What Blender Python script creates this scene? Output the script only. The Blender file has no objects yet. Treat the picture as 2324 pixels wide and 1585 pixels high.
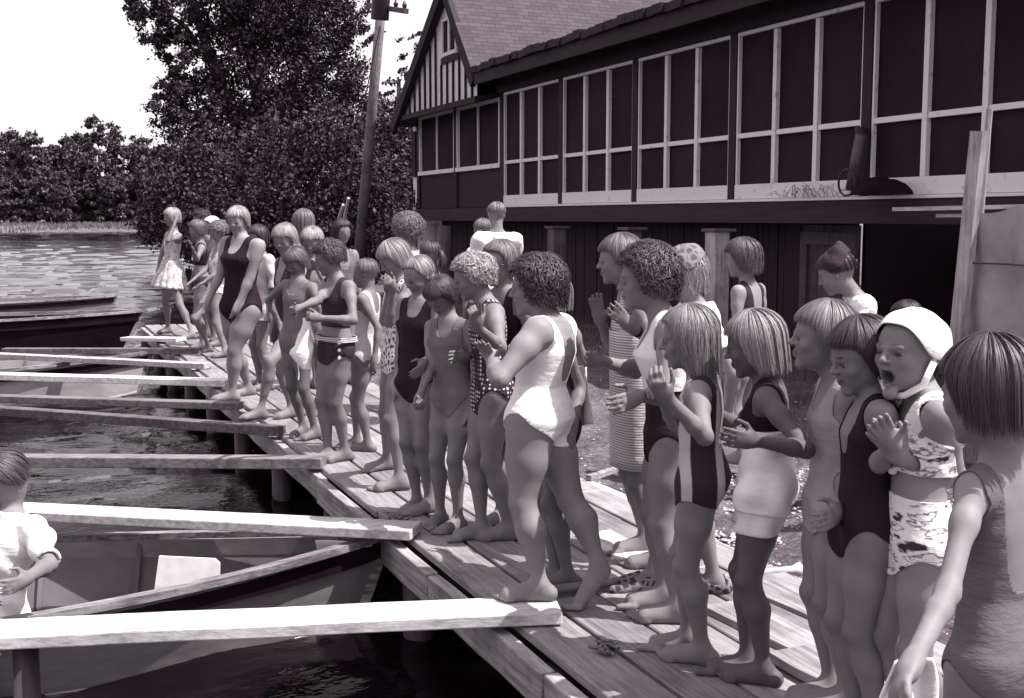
import bpy, math, random
import numpy as np
random.seed(7)
RNG = np.random.default_rng(11)
R = math.radians
C = bpy.context.scene.collection
# ---------------------------------------------------------------- camera geometry (used to set out the survey)
W_, H_ = 2324., 1585.
FPX, HOR, CZ, YAW = 2700., 495., 1.58, R(22.7)
PIT = math.atan((H_/2-HOR)/FPX)
FW = np.array((math.sin(YAW)*math.cos(PIT), math.cos(YAW)*math.cos(PIT), -math.sin(PIT)))
RT = np.array((math.cos(YAW), -math.sin(YAW), 0.))
UPV = np.array((math.sin(YAW)*math.sin(PIT), math.cos(YAW)*math.sin(PIT), math.cos(PIT)))
CAM = np.array((0., 0., CZ))
def ray(x, y): return FW+(x-W_/2)/FPX*RT+(H_/2-y)/FPX*UPV
def onz(x, y, z=0.):
    d = ray(x, y); return CAM+d*((z-CZ)/d[2])
def atd(x, y, D): return CAM+ray(x, y)*D
def onx(x, y, X):
    d = ray(x, y); return CAM+d*(X/d[0])
def depth(p): return float(np.dot(np.asarray(p)-CAM, FW))
def unit(v):
    v = np.asarray(v, float); n = np.linalg.norm(v); return v/n if n > 1e-9 else v
# ---------------------------------------------------------------- materials
def tone(v):
    """grey albedo v (linear) with the warm purple tint of the toned print"""
    xs = (0, .01, .04, .15, .4, 1.)
    k = np.array([np.interp(v, xs, q) for q in ((1.95, 1.45, 1.14, 1.04, 1.03, 1.), (.38, .64, .875, .96, .965, .985), (1.58, 1.26, 1.07, 1.02, 1.01, .985))])
    return tuple(float(c) for c in np.clip(v*k, 0, 1))+(1.,)
_M = {}
def base_mat(name, v, rough=.6, spec=.4, metallic=0):
    m = bpy.data.materials.new(name); m.use_nodes = True
    b = m.node_tree.nodes['Principled BSDF']
    b.inputs['Base Color'].default_value = tone(v); b.inputs['Roughness'].default_value = rough
    b.inputs['Specular IOR Level'].default_value = spec; b.inputs['Metallic'].default_value = metallic
    return m, m.node_tree, b
def ramp(nt, src, stops):
    r = nt.nodes.new('ShaderNodeValToRGB'); e = r.color_ramp.elements
    while len(e) < len(stops): e.new(.5)
    for i, (p, v) in enumerate(stops): e[i].position = p; e[i].color = tone(v)
    nt.links.new(src, r.inputs[0]); return r.outputs[0]
def coords(nt, scale=(1, 1, 1), kind='Object', rot=(0, 0, 0)):
    tc = nt.nodes.new('ShaderNodeTexCoord'); mp = nt.nodes.new('ShaderNodeMapping')
    mp.inputs['Scale'].default_value = scale; mp.inputs['Rotation'].default_value = rot
    nt.links.new(tc.outputs[kind], mp.inputs[0]); return mp.outputs[0]
def noise(nt, vec, s, det=5, rough=.6):
    n = nt.nodes.new('ShaderNodeTexNoise'); n.inputs['Scale'].default_value = s
    n.inputs['Detail'].default_value = det; n.inputs['Roughness'].default_value = rough
    if vec is not None: nt.links.new(vec, n.inputs['Vector'])
    return n.outputs['Fac']
def bump(nt, b, h, st=.3, dist=.02):
    n = nt.nodes.new('ShaderNodeBump'); n.inputs['Strength'].default_value = st; n.inputs['Distance'].default_value = dist
    nt.links.new(h, n.inputs['Height']); nt.links.new(n.outputs[0], b.inputs['Normal']); return n
def mat_noise(name, v0, v1, scale=(1, 1, 1), s=6, rough=.7, bs=.3, bd=.01, lo=.3, hi=.7, spec=.3):
    """mottled surface between two albedos, noise stretched by scale"""
    if name in _M: return _M[name]
    m, nt, b = base_mat(name, (v0+v1)/2, rough, spec)
    f = noise(nt, coords(nt, scale), s, 6, .65)
    nt.links.new(ramp(nt, f, [(lo, v0), (hi, v1)]), b.inputs['Base Color'])
    if bs: bump(nt, b, f, bs, bd)
    _M[name] = m; return m
def mat_wood(name, v0, v1, axis=0, worn=.0, rough=.75):
    """weathered board: long streaks along an axis, knots and stains"""
    if name in _M: return _M[name]
    m, nt, b = base_mat(name, v0, rough, .25)
    sc = [14, 14, 14]; sc[axis] = .8
    f = noise(nt, coords(nt, tuple(sc)), 3.0, 8, .7)
    g = noise(nt, coords(nt, (1, 1, 1)), 1.7, 6, .7)
    mx = nt.nodes.new('ShaderNodeMath'); mx.operation = 'MULTIPLY_ADD'; mx.inputs[1].default_value = .55
    nt.links.new(f, mx.inputs[0])
    h2 = nt.nodes.new('ShaderNodeMath'); h2.operation = 'MULTIPLY'; h2.inputs[1].default_value = .45
    nt.links.new(g, h2.inputs[0]); nt.links.new(h2.outputs[0], mx.inputs[2])
    nt.links.new(ramp(nt, mx.outputs[0], [(.34, v0*.45), (.45, v0), (.58, v1)]), b.inputs['Base Color'])
    bump(nt, b, f, .5, .006)
    _M[name] = m; return m
# ---------------------------------------------------------------- mesh helpers
class MB:
    """collects boxes, bars and free polygons into ONE mesh"""
    def __init__(s): s.v = []; s.f = []
    def poly(s, pts):
        n = len(s.v); s.v += [tuple(map(float, p)) for p in pts]; s.f.append(tuple(range(n, n+len(pts))))
    def hexa(s, p):     # 8 corners: bottom ring 0-3, top ring 4-7
        n = len(s.v); s.v += [tuple(map(float, q)) for q in p]
        for f in ((0, 3, 2, 1), (4, 5, 6, 7), (0, 1, 5, 4), (1, 2, 6, 5), (2, 3, 7, 6), (3, 0, 4, 7)):
            s.f.append(tuple(n+i for i in f))
        return s
    def box(s, x0, x1, y0, y1, z0, z1):
        return s.hexa([(x0, y0, z0), (x1, y0, z0), (x1, y1, z0), (x0, y1, z0), (x0, y0, z1), (x1, y0, z1), (x1, y1, z1), (x0, y1, z1)])
    def bar(s, a, b, w, h, upv=(0, 0, 1), w2=None, h2=None, n=1, wob=0.):
        """beam from a to b, width w across, height h along up; n segments with small wobble"""
        a = np.array(a, float); b = np.array(b, float); d = unit(b-a); upv = np.array(upv, float)
        sd = unit(np.cross(d, upv)); u = unit(np.cross(sd, d)); w2 = w2 or w; h2 = h2 or h
        rings = []
        for i in range(n+1):
            t = i/n; c = a+(b-a)*t+(sd*random.uniform(-1, 1)+u*random.uniform(-1, 1))*wob
            ww = (w+(w2-w)*t)/2*(1+random.uniform(-1, 1)*wob*2); hh = (h+(h2-h)*t)/2
            rings.append([c-sd*ww-u*hh, c+sd*ww-u*hh, c+sd*ww+u*hh, c-sd*ww+u*hh])
        k = len(s.v)
        for r in rings: s.v += [tuple(q) for q in r]
        for i in range(n):
            for j in range(4):
                s.f.append((k+i*4+j, k+i*4+(j+1) % 4, k+i*4+4+(j+1) % 4, k+i*4+4+j))
        s.f.append((k+3, k+2, k+1, k)); e = k+n*4; s.f.append((e, e+1, e+2, e+3)); return s
    def tube(s, pts, rad, n=10, cap=True):
        pts = [np.array(p, float) for p in pts]; rad = rad if hasattr(rad, '__len__') else [rad]*len(pts)
        k = len(s.v); ref = None
        for i, p in enumerate(pts):
            d = unit(pts[min(i+1, len(pts)-1)]-pts[max(i-1, 0)])
            if ref is None: ref = np.array((0, 0, 1.)) if abs(d[2]) < .9 else np.array((1., 0, 0))
            a = unit(np.cross(d, ref)); b = np.cross(a, d); ref = b
            for j in range(n):
                t = 2*math.pi*j/n; s.v.append(tuple(p+(a*math.cos(t)+b*math.sin(t))*rad[i]))
        for i in range(len(pts)-1):
            for j in range(n): s.f.append((k+i*n+j, k+i*n+(j+1) % n, k+(i+1)*n+(j+1) % n, k+(i+1)*n+j))
        if cap: s.f.append(tuple(k+j for j in range(n))[::-1]); e = k+(len(pts)-1)*n; s.f.append(tuple(e+j for j in range(n)))
        return s
    def build(s, name, mat, parent=None, bevel=0, smooth=False, seg=2):
        me = bpy.data.meshes.new(name); me.from_pydata(s.v, [], s.f); me.validate(); me.update()
        if smooth: me.shade_smooth()
        o = bpy.data.objects.new(name, me); C.objects.link(o); me.materials.append(mat)
        if parent is not None: o.parent = parent; o.location = -np.array(parent.location)
        if bevel:
            md = o.modifiers.new('edge', 'BEVEL'); md.width = bevel; md.segments = seg; md.limit_method = 'ANGLE'
        return o
def np_mesh(name, verts, faces, mat, parent=None, smooth=True, col=None):
    """verts (n,3), faces (m,3|4)"""
    verts = np.asarray(verts, np.float32); faces = np.asarray(faces, np.int32)
    me = bpy.data.meshes.new(name); me.vertices.add(len(verts)); me.vertices.foreach_set('co', verts.ravel())
    k = faces.shape[1]; me.loops.add(faces.size); me.loops.foreach_set('vertex_index', faces.ravel())
    me.polygons.add(len(faces)); me.polygons.foreach_set('loop_start', np.arange(0, faces.size, k, dtype=np.int32))
    me.update(calc_edges=True); me.validate()
    if smooth: me.polygons.foreach_set('use_smooth', np.ones(len(me.polygons), bool))
    if col is not None and len(me.vertices) == len(verts):
        a = me.color_attributes.new('Col', 'FLOAT_COLOR', 'POINT')
        a.data.foreach_set('color', np.concatenate([col, np.ones((len(col), 1))], 1).astype(np.float32).ravel())
    o = bpy.data.objects.new(name, me); C.objects.link(o); me.materials.append(mat)
    if parent is not None: o.parent = parent; o.location = -np.array(parent.location)
    return o
def empty(name, loc):
    o = bpy.data.objects.new(name, None); C.objects.link(o); o.location = tuple(map(float, loc)); o.empty_display_size = .2; return o
def tag(o, label=None, cat=None, group=None, kind=None):
    if label: o['label'] = label
    if cat: o['category'] = cat
    if group: o['group'] = group
    if kind: o['kind'] = kind
    return o
def rebase(o, loc):
    """move the origin of a freshly built mesh to loc without moving its surface"""
    loc = np.array(loc, float)
    from mathutils import Matrix
    o.data.transform(Matrix.Translation(tuple(-loc))); o.location = tuple(loc); return o
# ================================================================= world, light, camera
SUN_EL, SUN_AZ = R(59), R(130)      # azimuth clockwise from +Y (along the dock): behind the boathouse
def setup():
    s = bpy.context.scene
    w = bpy.data.worlds.new('World'); s.world = w; w.use_nodes = True; nt = w.node_tree
    bg = nt.nodes['Background']; sky = nt.nodes.new('ShaderNodeTexSky'); sky.sky_type = 'NISHITA'; sky.sun_disc = False
    sky.sun_elevation = SUN_EL; sky.sun_rotation = SUN_AZ; sky.dust_density = 4.; sky.air_density = 1.
    bw = nt.nodes.new('ShaderNodeRGBToBW'); nt.links.new(sky.outputs[0], bw.inputs[0])
    mx = nt.nodes.new('ShaderNodeMix'); mx.data_type = 'RGBA'; mx.blend_type = 'MULTIPLY'; mx.inputs[0].default_value = 1
    mx.inputs[7].default_value = (1.03, .97, 1.015, 1)
    hz = nt.nodes.new('ShaderNodeMix'); hz.data_type = 'FLOAT'; hz.inputs[0].default_value = .55; hz.inputs[3].default_value = 7.5   # thin white summer haze over the whole sky
    nt.links.new(bw.outputs[0], hz.inputs[2]); nt.links.new(hz.outputs[0], mx.inputs[6]); nt.links.new(mx.outputs[2], bg.inputs[0]); bg.inputs[1].default_value = .108
    l = bpy.data.lights.new('Sun', 'SUN'); l.energy = 4.8; l.angle = R(.5); l.color = (1, .975, .955)
    o = bpy.data.objects.new('sun', l); C.objects.link(o)
    from mathutils import Vector
    d = Vector((math.sin(SUN_AZ)*math.cos(SUN_EL), math.cos(SUN_AZ)*math.cos(SUN_EL), math.sin(SUN_EL)))
    o.rotation_euler = (-d).to_track_quat('-Z', 'Y').to_euler(); o.location = (20, 10, 30)
    cam = bpy.data.cameras.new('camera'); co = bpy.data.objects.new('camera', cam); C.objects.link(co)
    co.location = (0, 0, CZ); co.rotation_euler = (math.pi/2-PIT, 0, -YAW)
    cam.sensor_fit = 'HORIZONTAL'; cam.sensor_width = 36; cam.lens = 36*FPX/W_; cam.clip_start = .05; cam.clip_end = 3000
    s.camera = co
    s.view_settings.view_transform = 'Standard'; s.view_settings.look = 'None'; s.view_settings.gamma = 1
    s.view_settings.exposure = .95
setup()
# ================================================================= ground, bank and water
def water():
    m, nt, b = base_mat('lake_water', .003, .04, .5)
    b.inputs['IOR'].default_value = 1.333; b.inputs['Base Color'].default_value = (.0042, .0022, .0036, 1)
    a = noise(nt, coords(nt, (1.1, 2.6, 1)), 2.3, 4, .6)
    c = noise(nt, coords(nt, (.35, 1.1, 1), rot=(0, 0, .15)), 1.1, 2, .5)
    ad = nt.nodes.new('ShaderNodeMath'); ad.operation = 'MULTIPLY_ADD'; ad.inputs[1].default_value = 1.6
    nt.links.new(c, ad.inputs[0]); nt.links.new(a, ad.inputs[2])
    bump(nt, b, ad.outputs[0], .3, .05)
    def grow(a, e, s0, k): 
        v = [a]
        while v[-1] < e: v.append(v[-1]+s0+(v[-1]-a)*k)
        return v
    yl = [-60., -20, -8]+grow(-3., 900, .07, .0085); xr = grow(0, 900, .09, .011)
    xl = [-q for q in xr[::-1]][:-1]+[q for q in np.arange(0, 4, .09)]+[4+q for q in grow(0, 900, .5, .12)]
    X, Y = np.meshgrid(np.array(xl), np.array(yl), indexing='ij'); Z = np.full(X.shape, -.5); rng = np.random.default_rng(2)
    dist = np.hypot(X, Y)
    for k in range(34):
        lam = .28*(1.16**(k % 17))*rng.uniform(.85, 1.15); an = rng.normal(1.35, .55); kk = 2*math.pi/lam; slope = .06 if lam < 1.1 else .03
        fade = np.clip(lam/(.09+dist*.0085)/1.4-.35, 0, 1)
        ph = kk*(X*math.cos(an)+Y*math.sin(an))+rng.uniform(0, 6.28)+1.4*np.sin(X*.31*rng.uniform(.5, 1.5)+Y*.23+k)
        Z += fade*slope/kk*np.sin(ph)*(1+.6*np.sin(X*.5+Y*.37+k*2))
    nn, k = X.shape; idx = np.arange(nn*k).reshape(nn, k)
    q = np.stack([idx[:-1, :-1], idx[1:, :-1], idx[1:, 1:], idx[:-1, 1:]], -1).reshape(-1, 4)
    o = np_mesh('water', np.stack([X, Y, Z], -1).reshape(-1, 3), q, m); tag(o, kind='structure')
def ground():
    m, nt, b = base_mat('trodden_earth', .1, .95, .1)
    f = noise(nt, coords(nt, (1, 1, 1)), 1.3, 9, .75); g = noise(nt, coords(nt), 28, 4, .7)
    mp = nt.nodes.new('ShaderNodeMath'); mp.operation = 'MULTIPLY_ADD'; mp.inputs[1].default_value = .5
    nt.links.new(g, mp.inputs[0])
    h = nt.nodes.new('ShaderNodeMath'); h.operation = 'MULTIPLY'; h.inputs[1].default_value = .5
    nt.links.new(f, h.inputs[0]); nt.links.new(h.outputs[0], mp.inputs[2])
    nt.links.new(ramp(nt, mp.outputs[0], [(.38, .035), (.5, .085), (.62, .19)]), b.inputs['Base Color'])
    bump(nt, b, mp.outputs[0], .9, .05)
    # near land sheet: shoreline under the back of the dock, uneven
    xs = np.concatenate([np.linspace(2.75, 9, 60), np.linspace(9.5, 60, 26), np.linspace(70, 600, 12)])
    ys = np.concatenate([np.linspace(-40, -2, 14), np.linspace(-1.5, 20, 100), np.linspace(21, 120, 50), np.linspace(140, 600, 8)])
    X, Y = np.meshgrid(xs, ys, indexing='ij')
    shore = .35*np.sin(Y*.9)+.2*np.sin(Y*2.3+1)+np.where(Y > 18, (Y-18)*.085, 0)
    Xs = X+shore*np.exp(-(X-2.75)/2)+np.clip(Y-19, 0, 500)*.16
    Z = -.10+.03*np.sin(X*3.1+Y*1.7)+.025*np.sin(X*5.3-Y*4.1)+.012*np.sin(X*11+Y*9)
    Z = Z-.75*np.exp(-(X-2.75)/.16)
    n, k = X.shape; idx = np.arange(n*k).reshape(n, k)
    q = np.stack([idx[:-1, :-1], idx[1:, :-1], idx[1:, 1:], idx[:-1, 1:]], -1).reshape(-1, 4)
    o = np_mesh('ground', np.stack([Xs, Y, Z], -1).reshape(-1, 3), q, m); tag(o, kind='structure')
    # lake bed, one sheet out to the horizon
    o = MB(); o.poly([(-900, -60, -1.8), (900, -60, -1.8), (900, 900, -1.8), (-900, 900, -1.8)])
    tag(o.build('lake_bed', m), kind='structure')
    # far bank
    m2 = mat_noise('far_bank_grass', .07, .16, (1, 1, 1), 2.5, .95, .3, .1)
    xs = np.linspace(-260, 300, 150); ys = np.concatenate([np.linspace(186, 200, 8), np.linspace(205, 420, 20)])
    X, Y = np.meshgrid(xs, ys, indexing='ij'); t = np.clip((Y-186-3*np.sin(X*.07)-2*np.sin(X*.19))/6, 0, 1)
    Z = -1.2+t*1.6+np.clip(Y-200, 0, 200)*.012+.15*np.sin(X*.4)*t
    n, k = X.shape; idx = np.arange(n*k).reshape(n, k)
    q = np.stack([idx[:-1, :-1], idx[1:, :-1], idx[1:, 1:], idx[:-1, 1:]], -1).reshape(-1, 4)
    tag(np_mesh('far_bank', np.stack([X, Y, Z], -1).reshape(-1, 3), q, m2), kind='structure')
    # reeds along the far bank (blades)
    N = 60000; x = RNG.uniform(-110, 130, N); y = 187+3*np.sin(x*.07)+2*np.sin(x*.19)+RNG.uniform(1.0, 26, N)**1.0
    z0 = -.6+np.clip((y-188)/6, 0, 1)*.8; h = RNG.uniform(.45, .95, N); w = RNG.uniform(.05, .13, N); a = RNG.uniform(0, math.pi, N)
    lx = RNG.normal(0, .25, N)
    P0 = np.stack([x-w*np.cos(a), y-w*np.sin(a), z0], -1); P1 = np.stack([x+w*np.cos(a), y+w*np.sin(a), z0], -1)
    P2 = np.stack([x+lx, y, z0+h], -1)
    V = np.stack([P0, P1, P2], 1).reshape(-1, 3)
    m3 = mat_noise('reed_blades', .08, .15, (1, 1, 1), .8, .9, 0)
    o = np_mesh('reeds', V, np.arange(len(V)).reshape(-1, 3), m3, smooth=False)
    tag(o, 'pale band of reeds growing along the far shore of the lake', 'reeds', kind='stuff')
    # grass and weeds near the boathouse wall
    N = 16000; x = RNG.uniform(3.6, 8.6, N); y = RNG.uniform(5.5, 22, N)
    keep = (np.sin(x*2.1+y*1.3)+np.sin(y*.9-x)+RNG.normal(0, .5, N)+(x-5.6)*.9 > .6); x, y = x[keep], y[keep]; N = len(x)
    h = RNG.uniform(.03, .14, N)*np.clip((x-3.2)/3, .3, 1.3); w = .006; a = RNG.uniform(0, math.pi, N)
    z0 = np.full(N, -.13); lx, ly = RNG.normal(0, .03, N), RNG.normal(0, .03, N)
    V = np.stack([np.stack([x-w*np.cos(a), y-w*np.sin(a), z0], -1), np.stack([x+w*np.cos(a), y+w*np.sin(a), z0], -1), np.stack([x+lx, y+ly, z0+.05+h], -1)], 1).reshape(-1, 3)
    o = np_mesh('grass', V, np.arange(len(V)).reshape(-1, 3), mat_noise('yard_grass', .05, .13, (1, 1, 1), 3, .9, 0), smooth=False)
    tag(o, 'thin trampled grass and weeds between the dock and the boathouse', 'grass', kind='stuff')
    # pebbles
    ico = np.array([(1, 0, 0), (-1, 0, 0), (0, 1, 0), (0, -1, 0), (0, 0, 1), (0, 0, -1)], float)
    tri = np.array([(0, 2, 4), (2, 1, 4), (1, 3, 4), (3, 0, 4), (2, 0, 5), (1, 2, 5), (3, 1, 5), (0, 3, 5)])
    V, F = [], []; cents = [(onz(1830, 1110, -.1), .42, 800), (onz(1790, 1240, -.1), .36, 800), (onz(1420, 1200, -.1), .25, 260), (onz(1370, 1190, -.1), .2, 200), ((4.4, 5.2, 0), 1.3, 700), ((5, 8, 0), 3, 900)]
    k = 0
    for c, r, n in cents:
        for i in range(n):
            p = np.array((max(3.3, c[0]+random.gauss(0, r)), c[1]+random.gauss(0, r*.7), -.09)); sz = random.uniform(.006, .02)
            V.append(ico*np.array((sz*random.uniform(.7, 1.4), sz, sz*.6))+p); F.append(tri+k*6); k += 1
    o = np_mesh('pebbles', np.concatenate(V), np.concatenate(F), mat_noise('pebble_stone', .18, .55, (1, 1, 1), 20, .7, 0), smooth=False)
    tag(o, 'scattered pale pebbles and gravel on the earth behind the dock', 'pebbles', kind='stuff')
water(); ground()
# ================================================================= trees
def leaf_mass(blobs, n, size, rng):
    """n leaf clumps scattered through ragged sub-clumps of the given blobs (cx,cy,cz,rx,ry,rz)"""
    vol = np.array([b[3]*b[4]*b[5] for b in blobs])**.75; cnt = rng.multinomial(n, vol/vol.sum()); P = []
    for b, k in zip(blobs, cnt):
        m = max(5, k//60); d = rng.normal(size=(m, 3)); d /= np.linalg.norm(d, axis=1)[:, None]
        sub = d*(rng.uniform(.35, 1.0, (m, 1))**.5)*np.array(b[3:6])
        s = sub[rng.integers(0, m, k)]; q = rng.normal(size=(k, 3))*np.array(b[3:6])*.15
        P.append(s+q+np.array(b[:3]))
    P = np.concatenate(P); N = len(P)
    a = rng.normal(size=(N, 3)); a /= np.linalg.norm(a, axis=1)[:, None]
    c = rng.normal(size=(N, 3)); c = np.cross(a, c); c /= np.linalg.norm(c, axis=1)[:, None]
    s1 = size*rng.uniform(.6, 1.4, (N, 1)); s2 = s1*rng.uniform(.4, .7, (N, 1))
    V = np.stack([P-a*s1, P+c*s2, P+a*s1, P-c*s2], 1).reshape(-1, 3)
    return V, np.arange(len(V)).reshape(-1, 4)
def leaf_mat(name, v0, v1):
    m, nt, b = base_mat(name, v0, .6, .22)
    g = nt.nodes.new('ShaderNodeNewGeometry')
    nt.links.new(ramp(nt, g.outputs['Random Per Island'], [(0., v0*.6), (.55, v0), (1., v1)]), b.inputs['Base Color'])
    return m
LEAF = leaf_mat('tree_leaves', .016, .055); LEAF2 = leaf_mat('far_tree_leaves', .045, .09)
BARK = mat_noise('tree_bark', .02, .06, (3, 3, .6), 5, .95, .6, .03)
def tree(name, base, trunks, blobs, n, size, label, group, leaf=LEAF, seed=1, cat='tree'):
    rng = np.random.default_rng(seed); root = empty(name, base)
    mb = MB()
    for pts, rad in trunks: mb.tube([np.array(base)+np.array(p) for p in pts], rad, 9)
    mb.build('trunk', BARK, root, smooth=True)
    V, F = leaf_mass([tuple(np.array(b[:3])+np.array(base))+tuple(b[3:]) for b in blobs], n, size, rng)
    np_mesh('crown', V, F, leaf, root, smooth=False)
    return tag(root, label, cat, group)
def trees():
    # main shore tree: several stems; positions along the view rays at ~36 m
    D = 36
    def L(x, y, d=D): return atd(x, y, d)
    base = L(600, 560, D); base[2] = -.2
    def rel(x, y, d=D): return L(x, y, d)-base
    tr = [([(0, 0, 0), rel(560, 330), rel(470, 110), rel(420, -60)], [.32, .26, .16, .08]),
          ([(0.2, 0, 0), rel(600, 300), rel(560, 80), rel(490, -120)], [.3, .24, .15, .08]),
          ([(.3, .3, 0), rel(650, 300), rel(690, 50), rel(700, -200)], [.3, .24, .15, .08]),
          ([rel(520, 200), rel(420, 60), rel(340, 0)], [.1, .07, .03]), ([rel(560, 330), rel(460, 260), rel(380, 240)], [.12, .08, .03]),
          ([rel(650, 250), rel(760, 120), rel(820, 60)], [.12, .08, .03])]
    B = lambda x, y, r, d=D, ry=1.6: tuple(rel(x, y, d))+(r, ry, r*.85)
    bl = [B(330, 20, .6), B(360, 60, .6), B(400, 30, .9), B(390, 110, .55), B(430, 160, .6), B(480, 30, .9), B(460, 100, .6), B(520, -20, 1.3), B(600, 60, 1.2), B(600, 0, 1.5),
          B(680, 20, 1.6), B(740, 60, 1.2), B(790, 40, .55), B(815, 85, .35), B(420, 210, .7), B(380, 250, .6), B(370, 200, .4), B(420, 290, .8), B(480, 230, .9), B(560, 200, 1.3), B(640, 180, 1.5), B(720, 170, 1.3), B(785, 170, .8),
          B(520, 300, 1.2), B(600, 320, 1.3), B(690, 300, 1.5), B(780, 280, 1.2), B(820, 330, .9), B(450, 350, 1.0), B(640, -120, 2.6), B(460, -120, 1.6), B(560, 120, 1.0), B(345, 95, .3), B(300, 10, .25)]
    tree('broadleaf_tree', base, tr, bl, 92000, .058, 'tall dark many-stemmed tree rising past the top of the picture over the lake shore', 'trees on the near shore', seed=3)
    spec = [(470, 420, 33, 1.5, 560, 'bushy shore tree at the water edge behind the farthest bathers', 5), (425, 450, 50, 1.5, 545, 'low dark tree just left of the tall many-stemmed tree', 6),
            (610, 450, 31, 1.8, 560, 'dense leafy tree under the tall stems behind the women in dark suits', 7),
            (740, 430, 30, 1.8, 560, 'leafy tree left of the leaning utility pole', 8), (880, 420, 34, 1.9, 560, 'leafy tree between the leaning utility pole and the boathouse', 9)]
    for x, y, d, r, by, lb, sd in spec:
        b = atd(x, by, d); b[2] = -.2; c = atd(x, y, d)-b; rr = r
        bl = [(c[0], c[1], c[2], rr, rr, rr*.9), (c[0]-rr*.7, c[1], c[2]-rr*.5, rr*.7, rr, rr*.6), (c[0]+rr*.7, c[1], c[2]-rr*.3, rr*.7, rr, rr*.7), (c[0], c[1]-.3, c[2]-rr*.9, rr*.8, rr, rr*.5), (c[0]+.2, c[1], c[2]+rr*.7, rr*.55, rr*.8, rr*.5)]
        tree('leafy_tree', b, [([(0, 0, 0), (.1, 0, c[2]*.6), (c[0], c[1], c[2])], [.16, .12, .05])], bl, int(13000*rr), .058 if d < 40 else .08, lb, 'trees on the near shore', seed=sd)
    # tree showing beside the gable
    b = atd(905, 540, 48); b[2] = -.2; c = atd(905, 180, 48)-b
    bl = [tuple(atd(x, y, 48)-b)+(r, 2., r*.9) for x, y, r in [(900, 330, 1.7), (875, 270, .8), (925, 240, .8), (905, 170, .35), (940, 120, .3), (885, 210, .3), (930, 85, .18), (960, 160, .5), (870, 340, 1.2), (950, 330, 1.6)]]
    tree('leafy_tree', b, [([(0, 0, 0), (c[0], c[1], c[2])], [.25, .08])], bl, 9000, .075, 'thin topped tree showing between the utility pole and the gable', 'trees on the near shore', seed=21)
    # far shore, each tree its own
    far = [(-60, 285, 62), (20, 300, 60), (75, 300, 46), (130, 330, 40), (170, 305, 44), (230, 268, 62), (285, 300, 55), (330, 310, 46), (372, 330, 52), (420, 340, 60), (-120, 300, 60), (110, 380, 50), (260, 400, 50), (340, 410, 46), (30, 400, 50), (185, 395, 45)]
    lab = ['far shore tree at the very left edge of the picture', 'rounded far shore tree second from the left edge', 'far shore tree in the dip of the tree line', 'low far shore tree left of the big round one', 'narrow far shore tree shouldering the big round one',
           'big round crowned far shore tree, highest of the far tree line', 'far shore tree just right of the highest crown', 'far shore tree next before the near tall tree', 'far shore tree half hidden at the edge of the tall near tree', 'far shore tree seen through the tall near tree', 'far shore tree beyond the left edge',
           'lower front tree under the dip of the far tree line', 'lower front tree beneath the highest far crown', 'lower front tree near the grassy clearing on the far shore', 'lower front tree at the left of the far shore', 'lower front tree in the middle of the far shore']
    for i, (x, y, r) in enumerate(far):
        r *= 1.35; d = 205+8*math.sin(i*2.1)-(10 if i > 10 else 0); b = atd(x, 500, d); b[2] = .2; top = atd(x, y, d)[2]-b[2]; k = d/FPX; rr = r*k*.95
        rng = np.random.default_rng(100+i)
        bl = []
        for j in range(26):
            an = rng.uniform(0, 6.28); hh = rng.uniform(.1, 1); rad = rr*math.sqrt(max(.15, 1-(hh*1.0-.35)**2*1.6))*.75
            bl.append((math.cos(an)*rad*.8, math.sin(an)*rad*.8, top*(.06+hh*.82), rr*rng.uniform(.3, .45), rr*.5, top*rng.uniform(.08, .14)))
        bl.append((0, 0, top*.9, rr*.4, rr*.4, top*.09))
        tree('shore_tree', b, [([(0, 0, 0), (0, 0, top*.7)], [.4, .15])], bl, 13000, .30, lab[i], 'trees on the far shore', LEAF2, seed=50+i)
trees()
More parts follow.
